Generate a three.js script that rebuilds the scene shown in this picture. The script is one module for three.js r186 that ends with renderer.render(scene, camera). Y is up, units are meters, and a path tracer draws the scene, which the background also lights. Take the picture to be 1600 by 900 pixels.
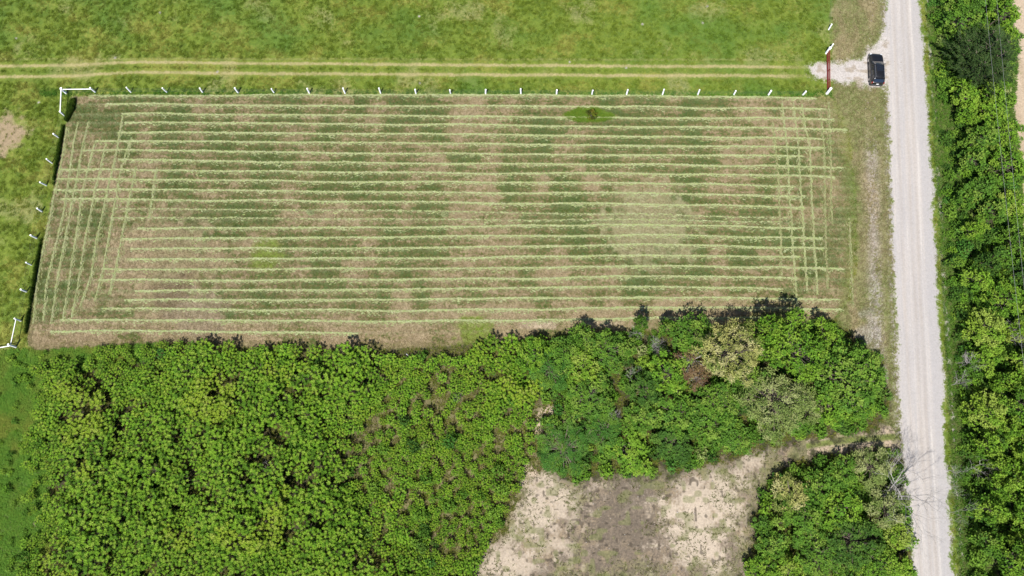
import * as THREE from 'three';
import { Sky } from 'three/addons/objects/Sky.js';
import { mergeGeometries } from 'three/addons/utils/BufferGeometryUtils.js';

// ------------------------------------------------------------------ camera, sky, sun, exposure
const scene = new THREE.Scene();
const HEIGHT = 95, LENS = 1120;                       // metres above ground; focal length in photo pixels
const camera = new THREE.PerspectiveCamera(2 * Math.atan(450 / LENS) * 180 / Math.PI, 16 / 9, 0.5, 4000);
camera.position.set(0, HEIGHT, 0);
camera.up.set(0, 0, -1);
camera.lookAt(-HEIGHT * 22 / LENS, 0, -HEIGHT * 274 / LENS);
camera.updateMatrixWorld(true);
camera.updateProjectionMatrix();

const SUN_AZ = 22 * Math.PI / 180, SUN_EL = 58 * Math.PI / 180;   // shadows fall north, a little east
const sunDir = new THREE.Vector3(-Math.sin(SUN_AZ) * Math.cos(SUN_EL), Math.sin(SUN_EL), Math.cos(SUN_AZ) * Math.cos(SUN_EL));
const sky = new Sky();
sky.name = 'sky';
sky.scale.setScalar(3000);
sky.userData = { kind: 'structure', label: 'clear blue daylight sky', category: 'sky' };
sky.material.uniforms.sunPosition.value.copy(sunDir);
sky.material.uniforms.turbidity.value = 4;
sky.material.uniforms.rayleigh.value = 0.7;
sky.material.uniforms.mieCoefficient.value = 0.004;
scene.add(sky);
scene.environmentIntensity = 0.1;
const sun = new THREE.DirectionalLight(new THREE.Color(1, 0.945, 0.86), 5);
sun.name = 'sun';
sun.position.copy(sunDir).multiplyScalar(200);
sun.position.z -= 30;
sun.target.position.set(0, 0, -30);
sun.castShadow = true;
sun.shadow.mapSize.set(4096, 4096);
Object.assign(sun.shadow.camera, { left: -110, right: 110, top: 70, bottom: -70, near: 10, far: 420 });
scene.add(sun, sun.target);
const EXPOSURE = 1.9;

// ------------------------------------------------------------------ random, noise, colour helpers
function rng(seed) { let a = seed >>> 0; return () => { a = (a + 0x6D2B79F5) | 0; let t = Math.imul(a ^ (a >>> 15), 1 | a); t = (t + Math.imul(t ^ (t >>> 7), 61 | t)) ^ t; return ((t ^ (t >>> 14)) >>> 0) / 4294967296; }; }
function hash(ix, iy) { let h = Math.imul(ix, 374761393) ^ Math.imul(iy, 668265263); h = Math.imul(h ^ (h >>> 13), 1274126177); return ((h ^ (h >>> 16)) >>> 0) / 4294967296; }
function noise(x, y) {
  const ix = Math.floor(x), iy = Math.floor(y); let fx = x - ix, fy = y - iy;
  fx = fx * fx * (3 - 2 * fx); fy = fy * fy * (3 - 2 * fy);
  const a = hash(ix, iy), b = hash(ix + 1, iy), c = hash(ix, iy + 1), d = hash(ix + 1, iy + 1);
  return a + (b - a) * fx + (c - a) * fy + (a - b - c + d) * fx * fy;
}
const fbm = (x, y, o = 3) => { let s = 0, w = 0.5, t = 0; for (let i = 0; i < o; i++) { s += w * noise(x + 17.3 * i, y - 9.1 * i); t += w; x *= 2.03; y *= 2.03; w *= 0.5; } return s / t; };
const clamp = (v, a = 0, b = 1) => v < a ? a : v > b ? b : v;
const step = (a, b, v) => { const t = clamp((v - a) / (b - a)); return t * t * (3 - 2 * t); };
const lin = v => { v /= 255; return v <= 0.04045 ? v / 12.92 : ((v + 0.055) / 1.055) ** 2.4; };
const LIT = 2.62;                                      // how much brighter a sunlit surface shows than its base colour
const pal = (r, g, b) => [lin(r) / LIT, lin(g) / LIT, lin(b) / LIT];
const leafTone = (r, g, b) => [lin(r) / 2.2, lin(g) / 2.2, lin(b) / 2.6];
const col = a => new THREE.Color().setRGB(a[0], a[1], a[2]);
const mix = (a, b, t) => [a[0] + (b[0] - a[0]) * t, a[1] + (b[1] - a[1]) * t, a[2] + (b[2] - a[2]) * t];

// a point of the photograph (1600 x 900) as the place it stands on, h metres above the ground
const _v = new THREE.Vector3();
function at(px, py, h = 0) {
  _v.set(px / 800 - 1, 1 - py / 450, 0.5).unproject(camera).sub(camera.position);
  const t = (h - HEIGHT) / _v.y;
  return [_v.x * t, HEIGHT * 0 + _v.z * t];
}
const poly = pts => pts.map(([x, y]) => at(x, y));

// ------------------------------------------------------------------ object helpers
const taken = {};
function numbered(n) { const k = taken[n] = (taken[n] ?? -1) + 1; return k ? `${n}_${String(k).padStart(3, '0')}` : n; }
function tag(o, label, category, group, kind) { o.userData = { label, category }; if (group) o.userData.group = group; if (kind) o.userData.kind = kind; return o; }
function shade(o) { o.traverse(m => { if (m.isMesh) { m.castShadow = m.receiveShadow = true; } }); return o; }
function thing(name, label, category, [x, y, z] = [0, 0, 0], turn = 0, group) {
  const g = new THREE.Group(); g.name = numbered(name); g.position.set(x, y, z); g.rotation.y = turn;
  tag(g, label, category, group); scene.add(g); return g;
}
function part(name, geo, mat, parent) { const m = new THREE.Mesh(geo, mat); m.name = name; m.castShadow = m.receiveShadow = true; parent.add(m); return m; }
function structure(name, geo, mat, label, category) { const m = part(numbered(name), geo, mat, scene); return tag(m, label, category, null, 'structure'); }

class Tris {                                           // collects triangles with colours
  constructor() { this.p = []; this.c = []; }
  tri(a, b, c, k) { this.p.push(...a, ...b, ...c); for (let i = 0; i < 3; i++) this.c.push(k[0], k[1], k[2]); }
  quad(a, b, c, d, k) { this.tri(a, b, c, k); this.tri(a, c, d, k); }
  tube(pts, radii, sides, k) {
    const rings = pts.map((p, i) => {
      const q = pts[Math.min(i + 1, pts.length - 1)], o = pts[Math.max(i - 1, 0)];
      const d = new THREE.Vector3(q[0] - o[0], q[1] - o[1], q[2] - o[2]).normalize();
      const u = new THREE.Vector3(Math.abs(d.y) > 0.9 ? 1 : 0, Math.abs(d.y) > 0.9 ? 0 : 1, 0).cross(d).normalize(), w = d.clone().cross(u);
      return Array.from({ length: sides }, (_, s) => { const a = s / sides * 2 * Math.PI, r = radii[i]; return [p[0] + r * (Math.cos(a) * u.x + Math.sin(a) * w.x), p[1] + r * (Math.cos(a) * u.y + Math.sin(a) * w.y), p[2] + r * (Math.cos(a) * u.z + Math.sin(a) * w.z)]; });
    });
    for (let i = 0; i + 1 < rings.length; i++) for (let s = 0; s < sides; s++) { const n = (s + 1) % sides; this.quad(rings[i][s], rings[i][n], rings[i + 1][n], rings[i + 1][s], k); }
    const e = rings[rings.length - 1]; for (let s = 1; s + 1 < sides; s++) this.tri(e[0], e[s], e[s + 1], k);
  }
  build() {
    const g = new THREE.BufferGeometry();
    g.setAttribute('position', new THREE.BufferAttribute(new Float32Array(this.p), 3));
    g.setAttribute('color', new THREE.BufferAttribute(new Float32Array(this.c), 3));
    g.computeVertexNormals(); return g;
  }
}

// ------------------------------------------------------------------ the lie of the land
const X0 = -98, X1 = 98, Z0 = -76, Z1 = 22;
const P = {
  field: poly([[112, 150], [600, 147], [1000, 149], [1300, 152], [1322, 200], [1335, 300], [1335, 420], [1325, 470], [1300, 500], [1150, 512], [1000, 518], [860, 528], [740, 538], [640, 545], [560, 548], [400, 545], [300, 536], [180, 540], [60, 549], [42, 540], [48, 480], [60, 420], [75, 340], [90, 260], [104, 190]]),
  road: poly([[1382, -60], [1384, 0], [1388, 150], [1392, 250], [1398, 450], [1404, 600], [1408, 680], [1414, 760], [1420, 830], [1425, 900], [1436, 1010], [1504, 1010], [1490, 900], [1485, 820], [1480, 740], [1476, 680], [1473, 600], [1468, 520], [1462, 430], [1458, 330], [1455, 260], [1450, 190], [1445, 120], [1441, 60], [1437, 0], [1434, -60]]),
  drive: poly([[1262, 104], [1285, 99], [1320, 97], [1345, 89], [1365, 70], [1387, 42], [1402, 60], [1402, 134], [1360, 136], [1330, 133], [1300, 127], [1280, 122], [1264, 116]]),
  verge: poly([[1301, -60], [1301, 150], [1325, 200], [1338, 300], [1338, 420], [1328, 470], [1305, 500], [1330, 530], [1375, 560], [1385, 640], [1370, 680], [1395, 705], [1420, 700], [1412, 600], [1400, 400], [1390, 100], [1387, -60]]),
  sand: poly([[1568, -60], [1575, 0], [1578, 25], [1590, 60], [1588, 110], [1582, 170], [1588, 215], [1596, 260], [1597, 330], [1640, 480], [1760, 500], [1760, -60]]),
  clearing: poly([[735, 910], [760, 860], [795, 830], [808, 780], [815, 745], [850, 728], [890, 752], [960, 742], [1050, 740], [1140, 722], [1170, 705], [1235, 692], [1300, 680], [1385, 668], [1412, 682], [1414, 702], [1330, 712], [1260, 712], [1212, 738], [1190, 770], [1180, 810], [1172, 860], [1165, 920]]),
  scrub: poly([[-60, 548], [40, 548], [180, 536], [300, 532], [400, 541], [560, 545], [640, 541], [740, 534], [860, 524], [1000, 514], [1150, 508], [1300, 497], [1330, 525], [1378, 560], [1388, 640], [1370, 676], [1414, 700], [1424, 800], [1430, 1010], [-60, 1010]]),
  belt: poly([[1444, -60], [1452, 100], [1464, 300], [1474, 480], [1482, 640], [1490, 780], [1500, 900], [1510, 1010], [1760, 1010], [1760, 480], [1600, 400], [1592, 220], [1590, 60], [1572, -60]]),
  sumac: poly([[55, 572], [180, 541], [262, 536], [400, 547], [545, 547], [600, 562], [700, 556], [770, 535], [850, 531], [845, 590], [835, 640], [838, 700], [815, 760], [800, 800], [770, 840], [742, 900], [735, 960], [20, 960], [55, 820], [40, 700], [60, 640]]),
  trees: poly([[835, 544], [900, 530], [1000, 522], [1120, 520], [1290, 508], [1340, 540], [1375, 575], [1380, 640], [1350, 668], [1240, 678], [1170, 690], [1130, 710], [1050, 732], [960, 738], [890, 748], [848, 725], [850, 640]]),
  trees2: poly([[1200, 745], [1260, 718], [1330, 714], [1400, 706], [1416, 790], [1424, 900], [1428, 960], [1165, 960], [1175, 860], [1190, 800]]),
  bright: poly([[878, 181], [900, 170], [928, 168], [968, 182], [935, 190], [905, 190]]),
  bank: poly([[106, 174], [112, 156], [120, 153], [116, 172], [105, 192], [90, 262], [75, 342], [60, 422], [48, 482], [43, 545], [39.5, 545], [44.5, 482], [56.5, 422], [71.5, 342], [86.5, 262], [101, 190]]),
};
function sdf(pg, x, z) {                               // metres inside (+) or outside (-) of a polygon
  let d = 1e9, inside = false;
  for (let i = 0, j = pg.length - 1; i < pg.length; j = i++) {
    const [ax, az] = pg[j], [bx, bz] = pg[i], ex = bx - ax, ez = bz - az;
    const t = clamp(((x - ax) * ex + (z - az) * ez) / (ex * ex + ez * ez)), dx = x - ax - ex * t, dz = z - az - ez * t;
    d = Math.min(d, dx * dx + dz * dz);
    if ((az > z) !== (bz > z) && x < ax + (z - az) / (bz - az) * ex) inside = !inside;
  }
  return (inside ? 1 : -1) * Math.sqrt(d);
}
const CELL = 0.5, NX = Math.round((X1 - X0) / CELL) + 1, NZ = Math.round((Z1 - Z0) / CELL) + 1;
const F = {};
for (const k in P) { const a = F[k] = new Float32Array(NX * NZ); for (let j = 0; j < NZ; j++) for (let i = 0; i < NX; i++) a[j * NX + i] = sdf(P[k], X0 + i * CELL, Z0 + j * CELL); }
function inside(k, x, z) {
  const u = clamp((x - X0) / CELL, 0, NX - 1.001), v = clamp((z - Z0) / CELL, 0, NZ - 1.001), i = u | 0, j = v | 0, fx = u - i, fy = v - j, a = F[k], o = j * NX + i;
  return (a[o] * (1 - fx) + a[o + 1] * fx) * (1 - fy) + (a[o + NX] * (1 - fx) + a[o + NX + 1] * fx) * fy;
}
function land(x, z) {                                  // height of the ground
  const edge = step(0, 6, Math.min(x - X0, X1 - x, z - Z0, Z1 - z));
  return edge * (0.16 * (noise(x / 17, z / 17) - 0.5) + 0.06 * (noise(x / 5 + 9, z / 5) - 0.5)) - 0.3 * (1 - edge);
}
function line(pts) { const w = poly(pts); return x => { let i = 0; while (i < w.length - 2 && x > w[i + 1][0]) i++; const [a, b] = [w[i], w[i + 1]]; return a[1] + (b[1] - a[1]) * (x - a[0]) / (b[0] - a[0]); }; }

// rows of cut grass: height in the photograph at x = 200, 600, 1000, 1200
const ROWS = [[149.5, 148, 150, 153], [162.5, 165, 167, 169], [178, 180, 184, 184], [191, 194, 198, 200], [207, 209, 213, 215], [220, 223, 227.5, 229], [234, 240, 242, 243], [249, 255, 257, 259], [264.5, 270, 271, 273], [279.5, 284, 286, 289], [296, 300, 302.5, 304.5], [311, 315, 319.5, 322], [326, 329, 335, 339], [340, 342, 344, 347], [356, 355.5, 351, 355], [372.5, 370.5, 367, 370], [387.5, 388, 382, 386], [404, 404, 399, 401], [420, 419.5, 416, 417], [437.5, 437, 432.5, 433], [454, 453, 447.5, 450], [467.5, 468, 464.5, 467], [482.5, 485, 481, 481], [500, 502, 497.5, 496], [517, 521, 512, 508]];
const ENDS = [[140, 1285], [165, 1290], [190, 1318], [190, 1330], [185, 1300], [150, 1300], [130, 1270], [185, 1325], [88, 1310], [90, 1255], [85, 1265], [95, 1270], [180, 1240], [170, 1235], [215, 1262], [190, 1290], [205, 1300], [200, 1255], [160, 1320], [155, 1255], [212, 1225], [195, 1330], [160, 1320], [95, 1215], [80, 560]];
const rowZ = ROWS.map(r => line([[60, r[0]], [200, r[0]], [600, r[1]], [1000, r[2]], [1200, r[3]], [1340, r[3] + 3]]));
const rutA = line([[-60, 105], [100, 102], [200, 97], [400, 99], [800, 102], [1270, 105], [1300, 106]]), rutB = line([[-60, 121], [100, 119], [200, 113], [400, 115], [800, 117], [1270, 119], [1300, 119]]), rutC = line([[-60, 93], [200, 92], [600, 92], [1300, 94]]);
const topFence = line([[97, 146], [600, 147], [1294, 149]]);
function sideLine(pts) { const w = poly(pts); return z => { let i = 0; while (i < w.length - 2 && z > w[i + 1][1]) i++; const [a, b] = [w[i], w[i + 1]]; return a[0] + (b[0] - a[0]) * (z - a[1]) / (b[1] - a[1]); }; }
const roadL = sideLine([[1382, -60], [1384, 0], [1388, 150], [1392, 250], [1398, 450], [1404, 600], [1408, 680], [1414, 760], [1425, 900], [1436, 1010]]), roadR = sideLine([[1434, -60], [1437, 0], [1445, 120], [1450, 190], [1455, 260], [1458, 330], [1462, 430], [1473, 600], [1480, 740], [1490, 900], [1504, 1010]]);
const spot = (px, py, r) => [...at(px, py), r];
const near = (s, x, z) => { const d = Math.hypot(x - s[0], (z - s[1])) / s[2]; return d; };

const C = {
  g1: pal(134, 156, 46), g2: pal(110, 138, 36), g3: pal(168, 170, 74), g4: pal(190, 178, 132), deep: pal(96, 140, 42),
  rut: pal(206, 192, 136), brown: pal(138, 126, 76), tan: pal(190, 168, 132), tan2: pal(164, 146, 104), stub: pal(80, 106, 36), stub2: pal(108, 118, 48), straw: pal(182, 188, 138),
  track: pal(200, 189, 178), road: pal(227, 219, 212), road2: pal(210, 206, 205), road3: pal(241, 234, 227), verge: pal(164, 160, 108), verge2: pal(134, 142, 78), stone: pal(208, 200, 192),
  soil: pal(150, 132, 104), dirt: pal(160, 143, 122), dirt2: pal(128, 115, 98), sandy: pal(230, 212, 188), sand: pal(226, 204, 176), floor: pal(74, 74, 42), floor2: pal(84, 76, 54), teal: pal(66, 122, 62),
};
const pale1 = spot(1015, 352, 7), pale2 = spot(255, 410, 9), soilA = spot(272, 462, 3.4), soilB = spot(315, 490, 4.2), lime1 = spot(418, 398, 2.6), lime2 = spot(742, 522, 3), stripA = spot(840, 508, 3.6), stripB = spot(940, 506, 3), sparse = spot(675, 690, 13), sparse2 = spot(825, 690, 6), sparse3 = spot(680, 810, 9), sparse4 = spot(780, 810, 6), leftBare = spot(6, 212, 3.6), leftBare2 = spot(75, 830, 7), greyV = spot(1365, 330, 12);
const sandA = spot(1110, 785, 6.2), sandB = spot(836, 795, 5.2), sandC = spot(775, 890, 5), sandD = spot(860, 660, 2.4), sandE = spot(1170, 712, 3), sandF = spot(925, 675, 1.2), sandG = spot(1085, 830, 5), sandH = spot(825, 745, 1.4);
const darkA = spot(990, 830, 8), darkB = spot(985, 760, 7);
const specks = [[250, 20], [655, 25], [655, 130], [180, 90], [340, 112], [890, 97], [978, 106], [1004, 37], [1105, 10], [1098, 36], [60, 160], [25, 60]].map(([x, y]) => at(x, y));

// which kind of surface lies at x, z
function zone(x, z) {
  const w = 0.5 * (fbm(x / 1.3, z / 1.3, 2) - 0.5);
  if (inside('road', x, z) + w * 0.5 > 0) return 'road';
  if (inside('drive', x, z) + w * 2 > 0) return 'drive';
  if (inside('sand', x, z) + w * 2 > 0) return 'sand';
  if (inside('clearing', x, z) + w * 3 > 0) return 'clearing';
  if (inside('field', x, z) > 0) return 'field';
  if (inside('belt', x, z) > 0) return 'belt';
  if (inside('scrub', x, z) > 0) return 'scrub';
  if (inside('verge', x, z) > 0) return 'verge';
  return 'meadow';
}
// base colours of the ground, metre by metre: soil, gravel, stubble, straw
function groundColour(x, z) {
  const fine = noise(x * 5.1, z * 5.1), mid = fbm(x / 0.9, z / 0.9, 2), big = fbm(x / 9 + 40, z / 9, 3), grain = hash(Math.floor(x * 11), Math.floor(z * 11));
  let c;
  { // meadow
    const d = fbm(x / 3.1 + 5, z / 2.2, 3);
    c = mix(C.g2, C.g1, step(0.25, 0.6, mid * 0.6 + fine * 0.4));
    c = mix(c, C.g3, step(0.5, 0.8, d * 0.7 + fine * 0.3) * 0.8);
    c = mix(c, C.g4, step(0.6, 0.8, fbm(x / 4.4 - 31, z / 4.4 + 12, 3) + 0.14 * (fine - 0.5)) * 0.45 * (0.5 + grain * 0.6));
    c = mix(c, C.deep, step(0.5, 0.75, big) * 0.6);
    for (const [r, w, k] of [[rutA, 0.23, 1], [rutB, 0.24, 1], [rutC, 0.16, 0.3]]) if (x < 44) { const q = Math.abs(z - r(x) + 0.22 * (fbm(x / 2.5, 3, 2) - 0.5)) / w; if (q < 2) c = mix(c, C.rut, k * step(1.6, 0.4, q + (fine - 0.5) * 1.1) * (0.55 + 0.6 * mid) * step(44, 36, x + 5 * (mid - 0.5))); }
    { const q = z - (rutA(x) + rutB(x)) / 2; if (Math.abs(q) < 2.6) c = mix(c, C.g3, 0.08 * step(2.6, 1.2, Math.abs(q)) * step(44, 36, x)); }
    const lb = near(leftBare, x, z) + (mid - 0.5); if (lb < 1.3) c = mix(c, C.tan, step(1.2, 0.6, lb));
  }
  let s = inside('verge', x, z) + (mid - 0.5) * 1.6;
  if (s > -0.5) {
    let k = mix(C.verge2, C.verge, step(0.25, 0.75, mid * 0.5 + fine * 0.5));
    k = mix(k, C.tan, step(0.48, 0.72, fbm(x / 2.2 + 77, z / 6, 3)) * 0.55);
    const rl = roadL(z) - x, g = Math.exp(-(((rl - 2.6) / 0.9) ** 2)) * step(-48, -42, z);
    k = mix(k, C.stone, clamp(g * step(0.35, 0.7, fine * 0.5 + fbm(x / 2, z / 5, 2) * 0.6)) * 0.85);
    k = mix(k, C.verge2, Math.exp(-(((rl - 0.8) / 0.5) ** 2)) * 0.6);
    const gv = near(greyV, x, z); if (gv < 1) k = mix(k, C.tan, 0.3 * step(1, 0.5, gv));
    k = mix(k, C.stone, step(1.2, -0.2, rl) * step(0.45, 0.7, fine));
    k = mix(k, C.stone, step(0.55, 0.7, fbm(x / 1.6, z / 2.4 + 50, 2)) * step(-28, -14, z) * 0.6);
    c = mix(c, k, step(-0.5, 0.7, s));
  }
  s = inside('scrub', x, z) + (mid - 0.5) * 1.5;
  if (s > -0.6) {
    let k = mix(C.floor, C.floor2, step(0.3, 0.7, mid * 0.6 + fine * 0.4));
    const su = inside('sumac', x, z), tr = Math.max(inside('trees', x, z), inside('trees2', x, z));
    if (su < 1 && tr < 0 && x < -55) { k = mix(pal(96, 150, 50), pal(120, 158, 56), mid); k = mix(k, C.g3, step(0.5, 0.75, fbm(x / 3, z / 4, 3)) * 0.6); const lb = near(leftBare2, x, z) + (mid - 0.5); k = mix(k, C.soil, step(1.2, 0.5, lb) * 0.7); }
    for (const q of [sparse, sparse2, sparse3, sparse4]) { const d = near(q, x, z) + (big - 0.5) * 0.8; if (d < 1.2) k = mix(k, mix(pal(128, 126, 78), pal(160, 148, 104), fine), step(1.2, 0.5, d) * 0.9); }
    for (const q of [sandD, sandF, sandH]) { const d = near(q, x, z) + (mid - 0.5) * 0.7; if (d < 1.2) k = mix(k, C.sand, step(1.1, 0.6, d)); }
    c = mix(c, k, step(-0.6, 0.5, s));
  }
  s = inside('belt', x, z) + (mid - 0.5) * 1.5;
  if (s > -0.5) {
    let k = mix(C.floor, C.g2, step(0.3, 0.7, mid));
    k = mix(k, C.floor2, step(0.5, 0.7, fbm(x / 1.7, z / 1.7, 2)));
    const rr = x - roadR(z); if (rr < 3) { k = mix(k, mix(pal(96, 140, 50), C.g1, fine), 0.8); k = mix(k, C.stone, Math.exp(-(((rr - 1.05) / 0.28) ** 2)) * step(0.42, 0.62, fbm(x * 2, z / 3.5, 2)) * 0.9); }
    c = mix(c, k, step(-0.5, 0.3, s));
  }
  s = inside('field', x, z) + (fine - 0.5) * 0.35;
  if (s > (x > 42 ? -2.2 : -0.2)) {
    let i = 0; while (i < rowZ.length && rowZ[i](x) < z) i++;
    const above = i ? rowZ[i - 1](x) : z - 1, below = i < rowZ.length ? rowZ[i](x) : z + 1, d = Math.min((z - above) / 0.5, (below - z) / 0.14);
    const patch = 0.26 * noise(i * 7.31 + 3, x / 2.4) + 0.46 * noise(x / 2.4 + 50, z / 4.2) + 0.36 * fbm(x / 7 + 9, z / 8, 2) - 0.3 * step(-22.5, -19.5, z + 0.04 * x);
    const g = 0.54 + (patch - 0.54) * 1.2 + 0.5 * (fine - 0.5) + 0.25 * (mid - 0.5) + 0.35 * (grain - 0.5) + 0.35 * (noise(x / 1.6 + 13, z * 4.3) - 0.5);
    let k = mix(C.tan, C.tan2, step(0.2, 0.42, g));
    k = mix(k, C.brown, step(0.38, 0.5, g)); k = mix(k, C.stub2, step(0.48, 0.6, g)); k = mix(k, C.stub, step(0.6, 0.78, g));
    for (const [q, cc, e] of [[pale1, mix(C.tan, C.straw, 0.5), 0.9], [pale2, C.tan, 0.8], [soilA, pal(140, 118, 92), 1], [soilB, pal(178, 158, 132), 0.8], [lime1, C.g1, 1], [lime2, C.g1, 1], [stripA, C.sand, 0.9], [stripB, C.sand, 0.7]]) {
      const flat = q === stripA || q === stripB ? Math.hypot((x - q[0]) / q[2], (z - q[1]) / 0.6) : near(q, x, z);
      const dd = flat + (mid - 0.5) * 0.9; if (dd < 1.1) k = mix(k, cc, e * step(1.1, 0.55, dd) * (0.6 + 0.6 * fine));
    }
    k = mix(k, C.straw, 0.7 * Math.exp(-d) * step(0.2, 0.75, grain * 0.7 + fine * 0.4) * (i < 1 || i > 24 ? 0.3 : 1));
    const br = inside('bright', x, z); if (br > -0.3) k = mix(k, mix(C.g2, C.g1, fine), step(-0.3, 0.2, br));
    const edge = Math.max(0, 1.2 - Math.abs(inside('field', x, z))); if (z > -30) k = mix(k, C.stub2, edge * 0.4);
    const be = step(36, 50, x); k = mix(k, C.verge, be * 0.35);
    const soft = x > 42 ? 2.2 : 0.12; c = mix(c, k, step(-soft, soft, s));
  }
  s = inside('clearing', x, z) + (mid - 0.5) * 3.2 + (fine - 0.5);
  if (s > -0.8) {
    let k = mix(C.dirt2, C.dirt, step(0.3, 0.65, mid * 0.35 + fine * 0.35 + grain * 0.3)); k = mix(k, C.tan, 0.45 * step(0.5, 0.7, fbm(x / 1.4 + 70, z / 1.4, 3) + 0.2 * (grain - 0.5))); k = mix(k, C.sandy, 0.5 * step(0.6, 0.72, fbm(x / 0.9 + 170, z / 0.9, 3) * 0.6 + 0.4 * fbm(x / 5, z / 5 + 33, 2)));
    k = mix(k, C.verge2, step(0.5, 0.66, fbm(x / 2.1 + 11, z / 2.1, 3) + 0.2 * (grain - 0.5)) * 0.45);
    for (const q of [darkA, darkB]) { const d = near(q, x, z) + (mid - 0.5) * 0.8; if (d < 1.1) k = mix(k, C.dirt2, 0.6 * step(1.1, 0.3, d + (fine - 0.5))); }
    for (const q of [sandA, sandB, sandC, sandE, sandG]) { const d = near(q, x, z) + (mid - 0.5) * 1.1 + (fbm(x / 2.6, z / 2.6, 2) - 0.5) * 1.1; if (d < 1.6) k = mix(k, C.sandy, step(1.05, 0.45, d + (grain - 0.5) * 0.5 + (fine - 0.5) * 0.6) * 0.85); }
    const px = x; if (x > 36) { const pz = [pathA, pathB].map(f => Math.abs(z - f(px))); const m = Math.min(...pz); k = mix(k, C.sand, step(1.0, 0.2, m + (mid - 0.5) * 0.6) * 0.85); const between = (z - pathA(px)) * (z - pathB(px)); if (between < 0 && m > 0.3 && x < 53) k = mix(k, mix(C.g2, C.g1, fine), 0.75 * step(0.25, 0.6, m)); if (x > 51) k = mix(k, C.stone, 0.5 * step(51, 54, x)); }
    k = mix(k, pal(84, 74, 58), step(0.8, 0.86, noise(x * 2.3, z * 2.3)) * 0.7); k = mix(k, C.verge2, step(0.68, 0.78, noise(x * 1.1 + 7, z * 1.1)) * 0.5);
    c = mix(c, k, step(-0.8, 1.1, s));
  }
  s = inside('drive', x, z) + (mid - 0.5) * 1.6 + (fine - 0.5) * 0.5;
  if (s > -0.6) c = mix(c, mix(C.road, mix(C.stone, C.tan, 0.4), step(0.6, 0.8, fbm(x, z * 1.6, 2))), step(-0.4, 0.45, s + (grain - 0.5) * 0.5));
  s = inside('sand', x, z) + (mid - 0.5) * 1.6;
  if (s > -0.5) { let k = mix(C.sand, C.tan, 0.35 * step(0.45, 0.7, fbm(x * 1.6, z / 5, 3))); c = mix(c, k, step(-0.3, 0.5, s + (grain - 0.5) * 0.4)); }
  s = inside('road', x, z) + (mid - 0.5) * 0.9 + (fine - 0.5) * 0.45 + 0.5 * (noise(x / 3, z / 2.3) - 0.5);
  if (s > -0.4) {
    const l = roadL(z), u = (x - l) / (roadR(z) - l);
    let k = mix(C.road, C.road2, step(0.35, 0.7, fbm(u * 9, z / 11, 3)) * 0.55);
    k = mix(k, C.road2, step(0.72, 0.78, u + 0.03 * (fbm(z / 6, 1, 2) - 0.5)) * 0.75);
    k = mix(k, C.road3, Math.exp(-(((u - 0.69 - 0.03 * (noise(z / 9, 4) - 0.5)) / 0.03) ** 2)) * (0.3 + 0.7 * noise(z / 3, 8)) );
    k = mix(k, C.road3, 0.45 * step(0.55, 0.75, fbm(u * 26, z / 5 + 9, 2)) * step(0.3, 0, Math.abs(u - 0.3)));
    k = mix(k, C.road2, 0.5 * step(0.45, 0.65, fbm(u * 40, z / 7 + 3, 2))); for (const c0 of [0.22, 0.46, 0.6]) k = mix(k, C.track, 0.55 * Math.exp(-(((u - c0 - 0.03 * (noise(z / 7, c0 * 50) - 0.5)) / 0.045) ** 2)) * (0.4 + 0.6 * noise(z / 4, c0 * 90))); k = mix(k, C.stone, 0.25 * step(0.72, 0.9, grain * 0.5 + fine * 0.5));
    c = mix(c, k, step(-0.25, 0.15, s + (grain - 0.5) * 0.3));
  }
  for (const [sx, sz] of specks) { const d = Math.hypot(x - sx, z - sz); if (d < 0.4) c = mix(c, C.stone, step(0.26, 0.08, d + (grain - 0.5) * 0.2)); }
  const onRoad = s > 0 ? 0.55 : 0; const v = (0.74 + 0.26 * onRoad) + (0.34 * grain + 0.18 * hash(Math.floor(x * 6.3) + 999, Math.floor(z * 6.3))) * (1 - onRoad); return [c[0] * v, c[1] * v, c[2] * v];
}
const pathA = line([[1130, 735], [1165, 712], [1210, 695], [1260, 687], [1320, 677], [1400, 672]]), pathB = line([[1150, 760], [1190, 735], [1235, 712], [1290, 702], [1340, 697], [1405, 692]]);
const enc = v => { v = clamp(v); return 255 * (v <= 0.0031308 ? v * 12.92 : 1.055 * v ** (1 / 2.4) - 0.055); };
const TW = 2048, TH = 1024;
function groundTexture(xa, xb) {
  const data = new Uint8Array(TW * TH * 4);
  for (let j = 0; j < TH; j++) { const z = Z0 + (j + 0.5) / TH * (Z1 - Z0); for (let i = 0; i < TW; i++) { const c = groundColour(xa + (i + 0.5) / TW * (xb - xa), z), o = (j * TW + i) * 4; data[o] = enc(c[0]); data[o + 1] = enc(c[1]); data[o + 2] = enc(c[2]); data[o + 3] = 255; } }
  const t = new THREE.DataTexture(data, TW, TH); t.colorSpace = THREE.SRGBColorSpace; t.magFilter = THREE.LinearFilter; t.minFilter = THREE.LinearMipmapLinearFilter; t.generateMipmaps = true; t.needsUpdate = true; return t;
}
function bumpTexture(n, f) {
  const data = new Uint8Array(n * n * 4);
  for (let j = 0; j < n; j++) for (let i = 0; i < n; i++) { const o = (j * n + i) * 4, v = 255 * f(i, j); data[o] = data[o + 1] = data[o + 2] = v; data[o + 3] = 255; }
  const t = new THREE.DataTexture(data, n, n); t.wrapS = t.wrapT = THREE.RepeatWrapping; t.magFilter = THREE.LinearFilter; t.needsUpdate = true; return t;
}
const soilTex = groundTexture(X0, X1);
const soilMat = new THREE.MeshStandardMaterial({ map: soilTex, roughness: 1 });
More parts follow.
